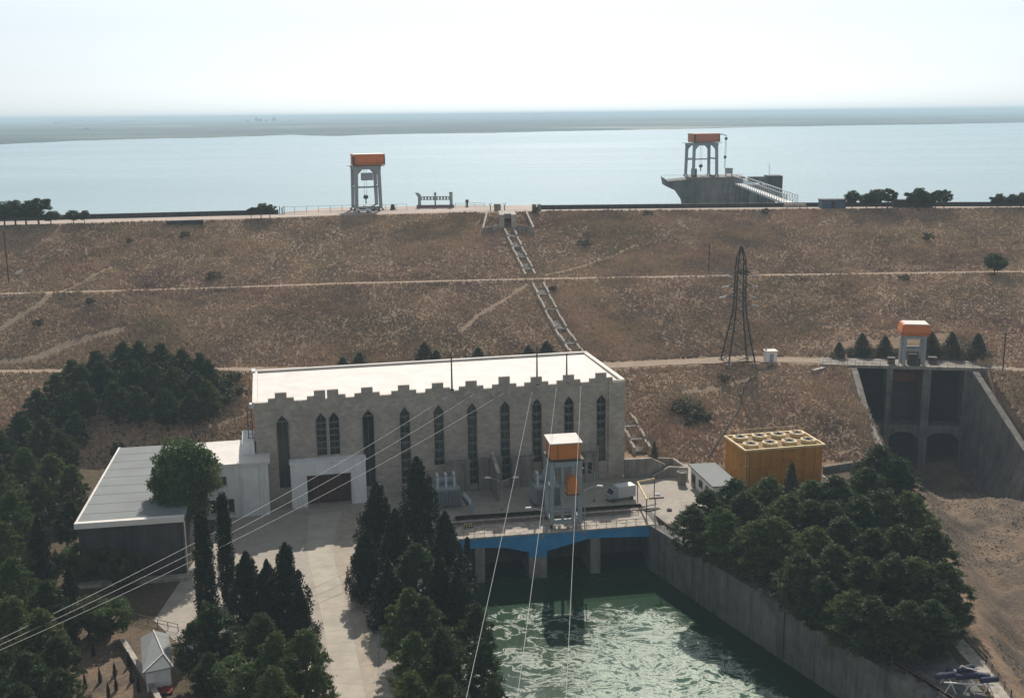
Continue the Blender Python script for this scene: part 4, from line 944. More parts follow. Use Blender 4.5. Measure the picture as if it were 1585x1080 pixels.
def gantry(name, label, loc, rz, S, top, jib=False, panel=True, boxmat=M_RORANGE, hx=3.9, hy=2.6, boxw=4.7):
    t = thing(name, label, "crane", loc, rz)
    H1 = top-4.3
    for sx in (-1, 1):
        for sy in (-1, 1):
            MB().hexa([(sx*(hx+.25)-.45, sy*(hy+.2)-.45, .5), (sx*(hx+.25)+.45, sy*(hy+.2)-.45, .5), (sx*(hx+.25)+.45, sy*(hy+.2)+.45, .5), (sx*(hx+.25)-.45, sy*(hy+.2)+.45, .5)], [(sx*hx-.5, sy*hy-.45, H1), (sx*hx+.5, sy*hy-.45, H1), (sx*hx+.5, sy*hy+.45, H1), (sx*hx-.5, sy*hy+.45, H1)]).build("leg", M_GREY, t)
    m = MB()
    for sy in (-1, 1):
        m.bb(-hx-.6, hx+.6, sy*hy-.4, sy*hy+.4, H1, H1+.9)
        for sx in (-1, 1): m.prism([(sx*(hx-.5), H1), (sx*(hx-.5), H1-1.4), (sx*(hx-1.9), H1)][::sx], sy*hy-.3, sy*hy+.3)
    for sx in (-1, 1): m.bb(sx*hx-.4, sx*hx+.4, -hy+.4, hy-.4, H1, H1+.8)
    m.build("portal_beam", M_GREY, t)
    for sx in (-1, 1): MB().bb(sx*(hx+.1)-.25, sx*(hx+.1)+.25, -hy+.4, hy-.4, H1*.55, H1*.55+.6).build("tie_beam", M_GREY, t)
    m = MB()
    if panel: m.bb(-2.0, 1.6, -hy-.3, -hy+.3, H1-3.2, H1-1.0)
    m.bb(-hx, hx, hy-.25, hy+.25, H1*.52, H1*.52+.5)
    if panel: m.bb(-hx-.1, hx+.1, -hy-.5, hy+.5, .5, 1.3)
    m.build("lower_beam", M_GREY, t)
    m = MB()
    for sx in (-1, 1):
        for sy in (-1, 1):
            for q in (-.6, .6): m.bb(sx*(hx+.25)+q-.28, sx*(hx+.25)+q+.28, sy*(hy+.2)-.2, sy*(hy+.2)+.2, 0, .5)
    m.build("bogie", M_STEEL, t)
    m = MB(); m.bb(-hx-1.6, hx+1.6, -hy-1.0, hy+1.0, H1+.9, H1+1.05); pl = m.build("platform", M_GREY, t)
    m = MB(); zz = H1+1.05
    for x in (-hx-1.5, -hx-.6): m.bar((x, -hy-.9, zz), (x, -hy-.9, zz+1.9), .06)
    m.bar((-hx-1.5, -hy-.9, zz+1.9), (-hx-.2, -hy-.9, zz+1.5), .06)
    for x in np.arange(-hx-1.5, hx+1.6, 1.1): m.bar((x, -hy-.9, zz), (x, -hy-.9, zz+.9), .035)
    m.bar((-hx-1.5, -hy-.9, zz+.9), (hx+1.5, -hy-.9, zz+.9), .035); m.build("railing", M_STEEL, pl)
    m = MB(); z0 = H1+1.25; m.hexa([(-boxw/2-.7, -hy-.2, z0), (boxw/2+2.2, -hy-.2, z0), (boxw/2+2.2, hy+.2, z0), (-boxw/2-.7, hy+.2, z0)], [(-boxw/2-.7, -hy-.4, top+.1), (boxw/2+2.2, -hy-.4, top+.1), (boxw/2+2.2, hy+.3, top+.1), (-boxw/2-.7, hy+.3, top+.1)])
    b = m.build("machine_house", boxmat, t); MB().bb(-boxw/2-.85, boxw/2+2.35, -hy-.55, hy+.45, top+.1, top+.22).build("roof", M_ROOFW if not jib else boxmat, b)
    for sx in (-1, 1): MB().bb((boxw/2+1.9 if sx > 0 else -boxw/2-1.3), (boxw/2+2.25 if sx > 0 else -boxw/2-.72), -hy-.45, -hy+.2, z0+.1, top-.3).build("side_door", M_BROWN, b)
    m = MB()
    for q in (-.35, .35): m.bar((q-.2, 0, H1), (q-.2, 0, 4.2), .05)
    m.build("hoist_rope", M_STEEL, t)
    m = MB(); m.lathe([(.3, 0), (.75, .3), (.75, 1.0), (.3, 1.3)], (-.2, 0, 3.2), 10); m.bar((-.2, 0, 3.2), (-.2, 0, 1.8), .18, 6); m.build("hook_block", M_STEEL, t)
    if jib:
        m = MB(); m.bar((boxw/2+2.2, 0, top-.3), (boxw/2+5.0, 0, top-.2), .22); m.bar((boxw/2+5.0, 0, top-.2), (boxw/2+6.8, 0, top-.9), .2); m.build("jib", M_GREY, t)
        m = MB(); xx = boxw/2+6.6
        m.bar((xx-.2, 0, top-1.2), (xx-.5, 0, 2.6), .09); m.bar((xx+.2, 0, top-1.2), (xx-.1, 0, 2.6), .09); m.build("jib_rope", M_LIGHTST, t)
        MB().bb(xx-.4, xx+.4, -.4, .4, top-2.4, top-1.4).bb(xx-.6, xx+.2, -.3, .3, 6.5, 7.6).build("rope_block", M_STEEL, t)
    return t
p = V(568, 325, 337.6); gantry("gantry_crane", "grey gantry crane with orange machine house standing on the dam crest", (p[0], 337.6, ZC+.06), .30, 1, 14.6 + 1.9, boxw=6.2, hx=3.4, hy=3.3)
# car in the crane's shade
p = U(563, 329, ZC); car = thing("parked_car", "white car parked in the shade below the crest gantry crane", "car", (p[0], p[1]-.5, ZC+.06), .02)
MB().prism([(-2.2, .35), (2.2, .35), (2.25, .75), (1.9, .92), (1.1, .98), (-1.3, .98), (-2.1, .9), (-2.25, .7)], -.85, .85).build("body", M_WHITE, car, bevel=.05)
MB().prism([(-1.25, .98), (1.1, .98), (.55, 1.45), (-.75, 1.45)], -.75, .75).build("cabin", M_GLASS, car)
MB().prism([(-.72, 1.45), (.52, 1.45), (.45, 1.5), (-.65, 1.5)], -.72, .72).build("roof", M_WHITE, car)
for x in (-1.4, 1.35):
    for s in (-1, 1):
        m = MB(); m.lathe([(.32, -.1), (.32, .1)], (0, 0, 0), 14); m.v = [(x+a_, s*.8+c_, .32+b_) for a_, b_, c_ in m.v]; m.build("wheel", M_STEEL, car)
# lifting beam frame
a = V(645, 322, 342); b = V(703, 321, 342); ln = b[0]-a[0]
t = thing("lifting_beam", "grey steel lifting beam frame with round holes resting on the dam crest", "lifting frame", (a[0], 342, ZC+.06), .01)
m = MB()
for x, s in ((.9, 1), (ln-.9, -1)):
    m.bb(x-.45, x+.45, -.35, .35, 0, 4.2)
m.prism([(.45, 3.4), (.9, 3.4), (.9, 4.6), (-.3, 4.75), (-.3, 4.5)], -.3, .3)
m.bb(ln-1.5, ln-.4, -.36, .36, 4.2, 4.8); m.build("upright", M_GREY, t)
m = MB(); m.bb(.45+.9, ln-1.35, -.25, .25, 3.35, 3.55); m.bb(1.35, ln-1.35, -.25, .25, 2.35, 2.5)
n = 9
for k in range(n+1):
    x = 1.4+(ln-2.8)*k/n; m.bb(x-.32, x+.32, -.2, .2, 2.5, 3.35)
m.build("holed_beam", M_GREY, t)
m = MB(); m.bb(ln/2-.25, ln/2+.25, -.28, .28, .9, 4.0); m.prism([(ln/2-.5, 4.0), (ln/2+.5, 4.0), (ln/2+.2, 4.8), (ln/2-.2, 4.8)], -.2, .2); m.build("centre_post", M_GREY, t)
MB().bb(0, ln, -.6, .6, 0, .9).build("base_beam", simple("mauve_steel", (.20, .15, .145), .8), t)
p = V(723, 318, 344); t = thing("dark_post", "small dark bollard on the crest right of the lifting beam", "post", (p[0], 344, ZC+.06))
MB().lathe([(.3, 0), (.3, 1.3), (.5, 1.35), (.5, 2.2), (.25, 2.3)], (0, 0, 0), 10).build("pole", M_STEEL, t); MB().bb(-.5, .5, -.5, .5, 0, .2).build("base", M_CONC, t)
# culvert wall on the left crest edge
a = G(258, 349); b = G(315, 347)
t = thing("crest_culvert", "low dark concrete culvert wall at the left crest edge", "culvert", (a[0], a[1], hz(a[0], a[1])), math.atan2(b[1]-a[1], b[0]-a[0])); L = float(np.hypot(*(b-a)[:2]))
MB().bb(0, L, -.3, .3, -1, 1.1).build("wall_face", M_DARKW, t); MB().bb(-.2, L+.2, -.4, .4, 1.1, 1.3).build("coping", M_CONCD, t); MB().bb(-.6, 0, -1.5, .5, -1, .9).bb(L, L+.6, -1.5, .5, -1, .9).build("end_wall", M_CONC, t)
# sheds on the right crest
a = V(1272, 316, 326); b = V(1309, 316, 326)
t = thing("crest_shed", "blue grey flat shed on the right part of the dam crest", "shed", (a[0], 326, ZC+.03), -.02); L = b[0]-a[0]
MB().bb(0, L, 0, 4, 0, 2.3).build("wall", simple("slate_blue_paint", (.09, .13, .18), .7), t); MB().bb(-.2, L+.2, -.2, 4.2, 2.3, 2.5).build("roof", M_DARKW, t); MB().bb(L*.4, L*.55, -.06, 0, .05, 2.0).build("door", M_STEEL, t)
a = V(1382, 316, 327); b = V(1442, 316, 327)
t = thing("crest_shed", "long low dark shed behind the trees on the right crest", "shed", (a[0], 326.5, ZC+.03), -.04); L = b[0]-a[0]
MB().bb(0, L, 0, 3, 0, 2.0).build("wall", M_DARKW, t); MB().bb(-.2, L+.2, -.2, 3.2, 2.0, 2.2).build("roof", M_DARKW, t)
# ------------------------------------------------------------------ intake tower in the lake
YI = 428.0; ZP = 39.6
it = thing("intake_tower", "massive grey concrete intake pier rising from the lake with a flared left end", "intake structure", (76.0, YI, ZL-2), -.04)
def il(u, v): q = V(u, v, YI); return q[0]-76.0, q[2]-(ZL-2)
m = MB(); m.prism([il(1063, 330), il(1059, 312), il(1049, 297), il(1030, 288), il(1028, 276), (il(1033, 280)[0], il(1033, 281)[1]), (il(1072, 284)[0], ZP-ZL+1.4), (il(1072, 330)[0], -3)][::-1], -.5, 13); m.build("flared_end", M_CONCD, it)
m = MB(); x1_, x2_ = il(1072, 300)[0], il(1150, 300)[0]; m.bb(x1_, x2_, 0, 16, -4, ZP-ZL+1.4); m.build("caisson", M_CONC, it)
m = MB(); m.bb(x1_-1.5, x2_+.5, -.8, 16.5, ZP-ZL+1.4, ZP-ZL+2.0); pf = m.build("platform", M_CONC, it)
m = MB()
for q in np.arange(x1_-12, x2_, 1.5): m.bar((q, -.6, ZP-ZL+1.6), (q, -.6, ZP-ZL+3.0), .045)
m.bar((x1_-12, -.6, ZP-ZL+3.0), (x2_, -.6, ZP-ZL+3.0), .045); m.build("railing", M_GREY, pf)
for u in (1079, 1141, 1146, 1176): 
    q = il(u, 300)[0]; MB().bb(q-.5, q+.5, -1.0, -.003, -4, ZP-ZL+1.3).build("buttress", M_CONCD, it)
m = MB(); q = il(1150, 300)[0]; m.bb(q, il(1200, 300)[0], 3, 12, -4, ZP-ZL-1.5); m.build("rear_caisson", M_CONCD, it)
for (u0, u1, v0, v1) in ((1190, 1214, 273, 293),):
    a = il(u0, v1); b = il(u1, v0); MB().bb(a[0], b[0], 4, 12, a[1]-4, b[1]).build("valve_house", M_DARKW, it)
m = MB(); 
for (u0, u1, v0, v1) in ((1072, 1080, 262, 275), (1088, 1100, 274, 281), (1100, 1108, 272, 281), (1160, 1186, 274, 281)):
    a = il(u0, v1); b = il(u1, v0); m.bb(a[0], b[0], 2, 5, a[1]-.6, b[1])
m.build("equipment_box", M_CONCD, it)
m = MB(); q = il(1195, 255); m.bar((q[0], 6, ZP-ZL), (q[0], 6, q[1]), .1); m.bar((q[0], 6, q[1]), (q[0]-.9, 6, q[1]+.1), .08); m.build("lamp_mast", M_GREY, it)
p = V(1086, 275, YI+5); gantry("gantry_crane", "grey gantry crane with red orange housing and side jib on the lake intake tower", (p[0], YI+6.5, ZP+.1), .24, 1, 16.0, True, False, simple("faded_red_paint", (.55, .17, .10), .6), 4.6, 3.6, 7.0)
p = V(1127, 278, YI+4); t = thing("crane_cab", "grey box cabin on legs beside the gantry crane on the intake tower", "cabin", (p[0], YI+3, ZP+.1), 0)
MB().bb(-1.3, 1.3, -1, 1, 1.0, 3.2).build("box", M_GREY, t)
for sx in (-1, 1):
    for sy in (-1, 1): MB().bar((sx*1.1, sy*.8, 0), (sx*1.1, sy*.8, 1.0), .12).build("leg", M_STEEL, t)
# access trestle from crest to intake
A = Vector(V(1141, 283, YI)); Bv = Vector((84.8, 335.5, ZC+.7)); dd = (Bv-A); L = dd.length; an = math.atan2(dd.y, dd.x)
t = thing("access_bridge", "long steel truss footbridge from the dam crest out to the intake tower", "bridge", tuple(A), an); dz = dd.z; Lh = math.hypot(dd.x, dd.y)
def tz(x): return dz*x/Lh
m = MB(); m.hexa([(0, -1.4, -.3), (Lh, -1.4, dz-.3), (Lh, 1.4, dz-.3), (0, 1.4, -.3)], [(0, -1.4, 0), (Lh, -1.4, dz), (Lh, 1.4, dz), (0, 1.4, 0)]); m.build("deck", M_LIGHTST, t)
for s in (-1, 1):
    m = MB(); y = s*1.7; n = 26
    for k in range(n+1):
        x = Lh*k/n; m.bar((x, y, tz(x)-.5), (x, y, tz(x)+2.6), .1)
        if k < n: x2 = Lh*(k+1)/n; m.bar((x, y, tz(x)-.3), (x2, y, tz(x2)+2.5), .07)
    m.bar((0, y, 2.6), (Lh, y, dz+2.6), .16); m.bar((0, y, -.4), (Lh, y, dz-.4), .2); m.build("truss", M_LIGHTST if s > 0 else M_GREY, t)
MB().bb(Lh*.98, Lh+4.5, -3.2, 3.2, dz-3, dz+.3).build("abutment", M_CONCL, t)
for f in (.35, .68): MB().bb(Lh*f-.8, Lh*f+.8, -1.2, 1.2, -12, tz(Lh*f)-.45).build("pier", M_CONCD, t)

# ------------------------------------------------------------------ spillway headworks
SA = np.array([73.2, 232.0, 0]); SB = np.array([99.2, 227.7, 0]); sth = math.atan2(SB[1]-SA[1], SB[0]-SA[0]); sl = float(np.hypot(*(SB-SA)[:2]))
sp = thing("spillway_headworks", "dark concrete spillway with tall bays, arched outlets and a railed deck at the right", "spillway", SA, sth)
m = MB(); m.bb(-6.5, sl+4.5, -.4, 6.5, Z2-.5, Z2+.12); m.build("deck", M_CONC, sp)
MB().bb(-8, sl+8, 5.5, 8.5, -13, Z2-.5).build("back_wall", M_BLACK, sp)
pw = [(7.6, 1.2), (15.2, 1.7)]
for c, w_ in pw: MB().bb(c-w_/2, c+w_/2, -.9, 5.5, -13, Z2-.5).build("pier", M_CONCD, sp)
MB().bb(-6.5, .6, -.3, 5.5, -13, Z2-.5).build("abutment", M_CONCD, sp); MB().bb(sl-3.5, sl+4.3, -.3, 5.5, -13, Z2-.5).build("abutment", M_CONCD, sp)
bays = [(.6, 7.0), (8.2, 14.35), (16.05, sl-3.5)]
m = MB()
for a, b in bays: m.bb(a+.003, b-.003, .1, 5.5, -3.9, -2.4)
m.build("cross_beam", M_CONCD, sp)
for a, b in bays:
    m = MB(); c = (a+b)/2; r = (b-a)/2; top = -4.0; K = [(c-r*math.cos(q), top-1.9+1.9*math.sin(q)) for q in np.linspace(0, math.pi, 13)]
    m.prism([(a, top+.1)] + K + [(b, top+.1)], .3, 5.4); m.build("arch", M_CONCD, sp)
for i, (a, b) in enumerate(bays):
    m = MB(); zt = Z2-.6 if i != 1 else Z2-.9; m.bb(a+.1, b-.1, 4.4, 4.9, -2.3, zt)
    for z in np.arange(-1, zt-1, 1.6): m.bb(a+.1, b-.1, 4.2, 4.4, z, z+.25)
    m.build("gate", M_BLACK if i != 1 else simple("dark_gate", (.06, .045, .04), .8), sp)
    if i == 1: MB().bb(a+.1, b-.1, 3.4, 3.8, 6.4, 8.4).build("gate_beam", M_BROWN, sp)
m = MB()
for a, b in ((-6.3, 8.5), (14.2, sl+4.3)):
    for q in np.arange(a, b, 1.7): m.bar((q, -.25, Z2+.1), (q, -.25, Z2+1.15), .05)
    m.bar((a, -.25, Z2+1.15), (b, -.25, Z2+1.15), .05); m.bar((a, -.25, Z2+.6), (b, -.25, Z2+.6), .035)
m.build("railing", M_RUSTP, sp)
p = V(1413, 565, 231); t = thing("gate_hoist_tower", "small grey hoist tower with orange cabin and white roof on the spillway deck", "gantry", (p[0], 231.6, Z2+.13), sth)
for sx in (-1, 1):
    for sy in (-1, 1): MB().bb(sx*2.0-.3, sx*2.0+.3, sy*1.7-.3, sy*1.7+.3, 0, 6.6).build("leg", M_GREY, t)
m = MB()
for sy in (-1, 1): m.bb(-1.7, 1.7, sy*1.7-.2, sy*1.7+.2, 5.9, 6.5); m.bb(-1.7, 1.7, sy*1.7-.18, sy*1.7+.18, 3.3, 3.7)
for sx in (-1, 1): m.bb(sx*2.0-.2, sx*2.0+.2, -1.4, 1.4, 5.9, 6.5)
m.build("cross_beam", M_GREY, t)
MB().bb(-1.0, .9, -.9, .9, 0, 2.4).bb(1.0, 1.5, -1, -.5, 0, 1.5).build("winch", M_DARKW, t)
MB().hexa([(-2.6, -2.0, 6.6), (2.6, -2.0, 6.6), (2.6, 2.0, 6.6), (-2.6, 2.0, 6.6)], [(-3.05, -2.5, 7.4), (3.05, -2.5, 7.4), (3.05, 2.5, 7.4), (-3.05, 2.5, 7.4)]).hexa([(-3.05, -2.5, 7.4), (3.05, -2.5, 7.4), (3.05, 2.5, 7.4), (-3.05, 2.5, 7.4)], [(-2.7, -2.3, 9.0), (2.7, -2.3, 9.0), (2.7, 2.3, 9.0), (-2.7, 2.3, 9.0)]).build("machine_house", M_RORANGE, t)
MB().bb(-2.35, 2.5, -2.2, 2.3, 9.0, 9.15).build("roof", M_ROOFW, t)
MB().bar((-3.0, -1.5, 0), (-3.0, -1.5, 6.2), .12).bar((-3.0, -1.5, 5.2), (-2, -1.5, 5.2), .07).build("pipe", M_LIGHTST, t)
for i, (u, w_) in enumerate(((1383, 1.4), (1447, 1.6))):
    p = V(u, 562, 231); t = thing("winch_cabinet", "low dark winch cabinet on the spillway deck %s the hoist tower" % ("left of" if i == 0 else "right of"), "cabinet", (p[0], 232.5, Z2+.13), sth)
    MB().bb(-w_/2, w_/2, -.6, .6, 0, 1.3).build("box", M_DARKW, t); MB().bb(-w_/2-.1, w_/2+.1, -.7, .7, 1.3, 1.4).build("lid", M_CONCD, t)
# training walls
def slopedwall(name, label, bot, top, th, mat):
    t = thing(name, label, "wall", (bot[0][0], bot[0][1], 0)); m = MB(); c = MB(); ox, oy = bot[0][0], bot[0][1]
    for i in range(len(bot)-1):
        b0, b1, t0, t1 = bot[i], bot[i+1], top[i], top[i+1]
        m.hexa([(b0[0]-ox, b0[1]-oy, b0[2]), (b1[0]-ox, b1[1]-oy, b1[2]), (b1[0]-ox+th*2, b1[1]-oy, b1[2]), (b0[0]-ox+th*2, b0[1]-oy, b0[2])], [(t0[0]-ox, t0[1]-oy, t0[2]), (t1[0]-ox, t1[1]-oy, t1[2]), (t1[0]-ox+th, t1[1]-oy, t1[2]), (t0[0]-ox+th, t0[1]-oy, t0[2])])
        s = 1 if th > 0 else -1
        c.hexa([(t0[0]-ox-.1*s, t0[1]-oy, t0[2]), (t1[0]-ox-.1*s, t1[1]-oy, t1[2]), (t1[0]-ox+th, t1[1]-oy, t1[2]), (t0[0]-ox+th, t0[1]-oy, t0[2])], [(t0[0]-ox-.1*s, t0[1]-oy, t0[2]+.3), (t1[0]-ox-.1*s, t1[1]-oy, t1[2]+.3), (t1[0]-ox+th, t1[1]-oy, t1[2]+.3), (t0[0]-ox+th, t0[1]-oy, t0[2]+.3)])
    m.build("wall_face", mat, t); c.build("coping", M_CONC, t)
slopedwall("training_wall", "broad sloping concrete side wall right of the spillway outlets", [(95.5, 227.5, -13), (95.6, 205, -12.5), (98, 190, -12)], [(96.8, 226.5, 9.8), (98.6, 205.5, -.6), (102.5, 190, -6)], 1.2, M_CONCD)
slopedwall("training_wall", "narrow descending concrete side wall left of the spillway outlets", [(74.5, 230.5, -13), (73, 214, -13), (72, 203, -12)], [(73.6, 230.5, 9.9), (71.6, 214, 3.8), (70.9, 203, .2)], -1.2, M_CONCD)
a = G(1258, 580); b = G(1330, 582)
t = thing("parapet", "grey stone parapet left of the spillway deck", "wall", (a[0], a[1], hz(a[0], a[1])), math.atan2(b[1]-a[1], b[0]-a[0])); L = float(np.hypot(*(b-a)[:2]))
MB().bb(0, L, -.3, .3, -2, .9).build("wall_face", M_CONC, t); MB().bb(-.1, L+.1, -.4, .4, .9, 1.1).build("coping", M_CONCL, t)

# ------------------------------------------------------------------ pylon, kiosk, poles
P1v = U(1142, 560, Z2); pyl = thing("lattice_pylon", "tall dark steel lattice pylon beside the lower berm path", "pylon", (P1v[0], P1v[1], Z2), .1)
ZB = [0, 2.2, 4.6, 7.4, 10.2, 12.6, 14.6, 16.6, 18.6, 20.6, 22.6, 25.3]; WB = [3.6, 3.15, 2.65, 2.1, 1.6, 1.3, 1.22, 1.18, 1.14, 1.1, .95, .2]
XB = [q*.9 for q in (0, .05, .2, .35, .5, .65, .8, .9, 1.0, 1.1, 1.2, 1.25)]
for sx, sy in ((-1, -1), (1, -1), (1, 1), (-1, 1)):
    MB().tube([(XB[i]*0+sx*WB[i]*.82, sy*WB[i]*.82, ZB[i]) for i in range(12)], .19, 4, .12).build("leg", M_STEEL, pyl)
m = MB()
for i in range(11):
    a, b = WB[i]*.82, WB[i+1]*.82
    cs = [(-1, -1), (1, -1), (1, 1), (-1, 1)]
    for k in range(4):
        p, q = cs[k], cs[(k+1) % 4]
        m.bar((p[0]*a, p[1]*a, ZB[i]), (q[0]*b, q[1]*b, ZB[i+1]), .06); m.bar((q[0]*a, q[1]*a, ZB[i]), (p[0]*b, p[1]*b, ZB[i+1]), .06)
        m.bar((p[0]*b, p[1]*b, ZB[i+1]), (q[0]*b, q[1]*b, ZB[i+1]), .05)
m.build("lattice", M_STEEL, pyl)
for z, s, l in ((19.0, -1, 2.6), (19.0, 1, 2.6), (16.6, -1, 2.6), (16.6, 1, 2.5), (14.2, 1, 2.1), (14.4, -1, 3.0), (12.4, 1, 2.6)):
    m = MB()
    for y in (-.6, .6): m.bar((s*1.0, y, z), (s*l, 0, z+.2), .1); m.bar((s*1.0, y, z+1.0), (s*l, 0, z+.2), .08)
    ar = m.build("cross_arm", M_STEEL, pyl)
    m = MB()
    for k in range(6): m.lathe([(.16, 0), (.05, .1)], (0, 0, 0), 8); m.v[-16:] = [(s*(l+.1+k*.2), y_*1.0, z+.2-k*.04+x_) for x_, y_, z_ in m.v[-16:]]
    m.bar((s*l, 0, z+.2), (s*(l+1.4), 0, z-.05), .15); m.build("insulator", M_PORC, ar)
for sx, sy in ((-1, -1), (1, -1), (1, 1), (-1, 1)): MB().bb(sx*2.87-.5, sx*2.87+.5, sy*2.87-.5, sy*2.87+.5, -.6, .25).build("footing", M_CONC, pyl)
p = U(1192, 559, Z2); t = thing("kiosk", "small white kiosk on the lower berm path right of the lattice pylon", "kiosk", (p[0], p[1], Z2), .05)
MB().bb(-1.2, 1.2, -1.1, 1.1, 0, 2.3).build("wall", M_WHITE, t); MB().bb(-1.35, 1.35, -1.25, 1.25, 2.3, 2.5).build("roof", M_ROOFW, t); MB().bb(-.4, .4, -1.16, -1.1, .05, 1.9).build("door", M_GREY, t); MB().lathe([(.2, 2.5), (.2, 3.1)], (-1.0, 0, 0), 8).build("vent", M_CONCL, t)
for (u, vt, vb, lb, mt, cr) in ((14, 358, 438, "tall thin pole on the left slope above the first berm path", M_STEEL, False), (1097, 376, 421, "thin pole beside the first berm path left of the pylon", M_STEEL, False), (1552, 514, 575, "dark utility pole with crossbars near the right edge on the lower berm", M_STEEL, True), (134, 385, 396, "short white marker post on the left upper slope", M_ROOFW, False)):
    g = G(u, vb); top = V(u, vt, g[1]); h = top[2]-g[2]
    t = thing("utility_pole" if h > 3 else "marker_post", lb, "pole", g, 0); MB().bar((0, 0, -.3), (0, 0, h), .13 if h > 3 else .2, 6).build("pole", mt, t)
    if cr: MB().bar((-.7, 0, h-.5), (.7, 0, h-.5), .09).bar((-.6, 0, h-1.2), (.6, 0, h-1.2), .08).build("crossbar", M_STEEL, t)
    else: MB().lathe([(.3, -.2), (.25, .2)], (0, 0, 0), 8).build("base", M_CONC, t)
g = G(30, 424); t = thing("tilted_board", "small white board lying tilted on the left slope beside the thin pole", "sign", g, .5)
MB().box((0, 0, .5), (1.9, .12, .7), 0, 1, 0, -.5).build("panel", M_ROOFW, t); MB().bar((-.5, .1, -.3), (-.5, .1, .6), .06).build("post", M_STEEL, t)
pts = [G(*q) for q in ((1196, 566), (1170, 584), (1152, 596), (1140, 640), (1120, 672), (1092, 716))]; a = pts[0]
t = thing("surface_cable", "dark cable lying down the bank from the kiosk to the white hut", "cable", a)
m = MB(); P = []
for i in range(len(pts)-1):
    for k in range(8):
        q = pts[i]+(pts[i+1]-pts[i])*k/8; P.append((q[0]-a[0], q[1]-a[1], hz(q[0], q[1])+.3-a[2]))
m.tube(P, .14, 6); m.build("conduit", M_STEEL, t)
# ------------------------------------------------------------------ power lines
def wire(A, Bp, sag, label, ext=0.0, r=.033):
    A = np.array(A); Bp = np.array(Bp); pts = []
    T = 1+ext
    for k in range(33):
        s = T*k/32; p = A+(Bp-A)*s; p[2] -= sag*4*s/T*(1-s/T)*1.0; pts.append(p-A)
    t = thing("power_line", label, "power line", A, 0, "power lines fixed to the powerhouse wall")
    MB().tube([tuple(p) for p in pts], r, 6).build("conductor", M_WIRE, t)
    d = Vector(pts[1]).normalized(); m = MB()
    for k in range(7): m.bar(d*(.25+k*.2), d*(.25+k*.2+.1), .15, 8, .09)
    m.build("insulator", M_PORC, t); return t
for i, (ua, va, ub, vb, yb_, sg) in enumerate(((693, 613, -12, 955, 112, 3.2), (735, 609, -12, 961, 111, 3.4), (780, 608, -12, 970, 110, 3.3))):
    X, Z = FP(ua, va, .15); A = L2W(X, -.15, Z); E_ = V(ub, vb, yb_)
    wire(A, E_, sg, "pale overhead wire from powerhouse wall to lower left, %s of three from left" % ORD[i], .5)
for i, (ua, va, ub, vb) in enumerate(((823, 607, 717, 1082), (861, 601, 798, 1082), (899, 598, 875, 1082))):
    X, Z = FP(ua, va, .15); A = L2W(X, -.15, Z); E_ = V(ub, vb, 88)
    wire(A, E_, 1.3, "steep overhead wire crossing above the tailrace, %s of three from left" % ORD[i], .4, .027)

# ------------------------------------------------------------------ pavilion, clearing, lower left
pv = [U(218, 987, 2.8), U(261, 981, 2.8), U(268, 1032, 2.8), U(221, 1042, 2.8)]; c0 = sum(pv)/4
t = thing("pavilion", "small hut with pale grey hipped roof among the lower left trees", "hut", (c0[0], c0[1], 0), 0)
q = [(p[0]-c0[0], p[1]-c0[1]) for p in pv]; r1 = ((q[0][0]+q[1][0])/2, (q[0][1]+q[1][1])/2-.3); r2 = ((q[2][0]+q[3][0])/2, (q[2][1]+q[3][1])/2+2.2)
MB().poly([(x, y, 2.7) for x, y in q] + [(x, y, 2.85) for x, y in q] + [(r1[0], r1[1], 3.7), (r2[0], r2[1], 3.7)], [(0, 1, 2, 3), (0, 4, 5, 1), (1, 5, 6, 2), (2, 6, 7, 3), (3, 7, 4, 0), (4, 8, 5), (5, 8, 9, 6), (6, 9, 7), (7, 9, 8, 4)]).build("roof", M_ROOFG, t)
MB().bar((r1[0], r1[1], 3.75), (r2[0], r2[1], 3.75), .07).bar((r2[0], r2[1], 3.75), (q[2][0], q[2][1], 2.9), .07).bar((r2[0], r2[1], 3.75), (q[3][0], q[3][1], 2.9), .07).build("ridge_cap", M_ROOFW, t)
s_ = .82
MB().hexa([(x*s_, y*s_, 0) for x, y in q], [(x*s_, y*s_, 2.7) for x, y in q]).build("wall", M_WHITE, t)
dx = (q[2][0]*s_+q[3][0]*s_)/2; dy = (q[2][1]*s_+q[3][1]*s_)/2
MB().box((dx-.6, dy, 1.0), (.9, .12, 2.0), math.atan2(q[2][1]-q[3][1], q[2][0]-q[3][0])).build("door", M_DARKW, t)
a = U(188, 1000, 0); b = U(238, 1082, 0); n_ = U(262, 1130, 0)
wall_line("low_wall", "low crumbling block wall running past the hipped roof hut", [tuple(n_[:2]), tuple(b[:2]), tuple(a[:2])], .5, -.2, [.9, .9, .8], M_CONC)
g = U(250, 1070, 0); t = thing("red_tarpaulin", "crumpled red tarpaulin on the ground below the hipped roof hut", "tarpaulin", (g[0], g[1], .02), .3)
m = MB(); n = 9
for j in range(n):
    for i in range(n): m.v.append((i*.32-1.3, j*.26-1.0, .15+.35*abs(math.sin(i*1.7+j*.9))*random.random()))
m.f = [(j*n+i, j*n+i+1, (j+1)*n+i+1, (j+1)*n+i) for j in range(n-1) for i in range(n-1)]; m.build("cloth", M_RED, t)
rail("fence", "thin sagging wire fence along the left side of the small clearing", [tuple(U(150, 975, 0)+np.array([0, 0, .0])), tuple(U(128, 1015, 0)), tuple(U(112, 1075, 0))], 2.5, 1.1, .035, M_BARK, "fence", (1.0, .5))
rail("railing", "pipe railing along the shaded path behind the hipped roof hut", [tuple(U(214, 962, 0)), tuple(U(276, 977, 0))], 1.6, 1.0, .04, M_STEEL)

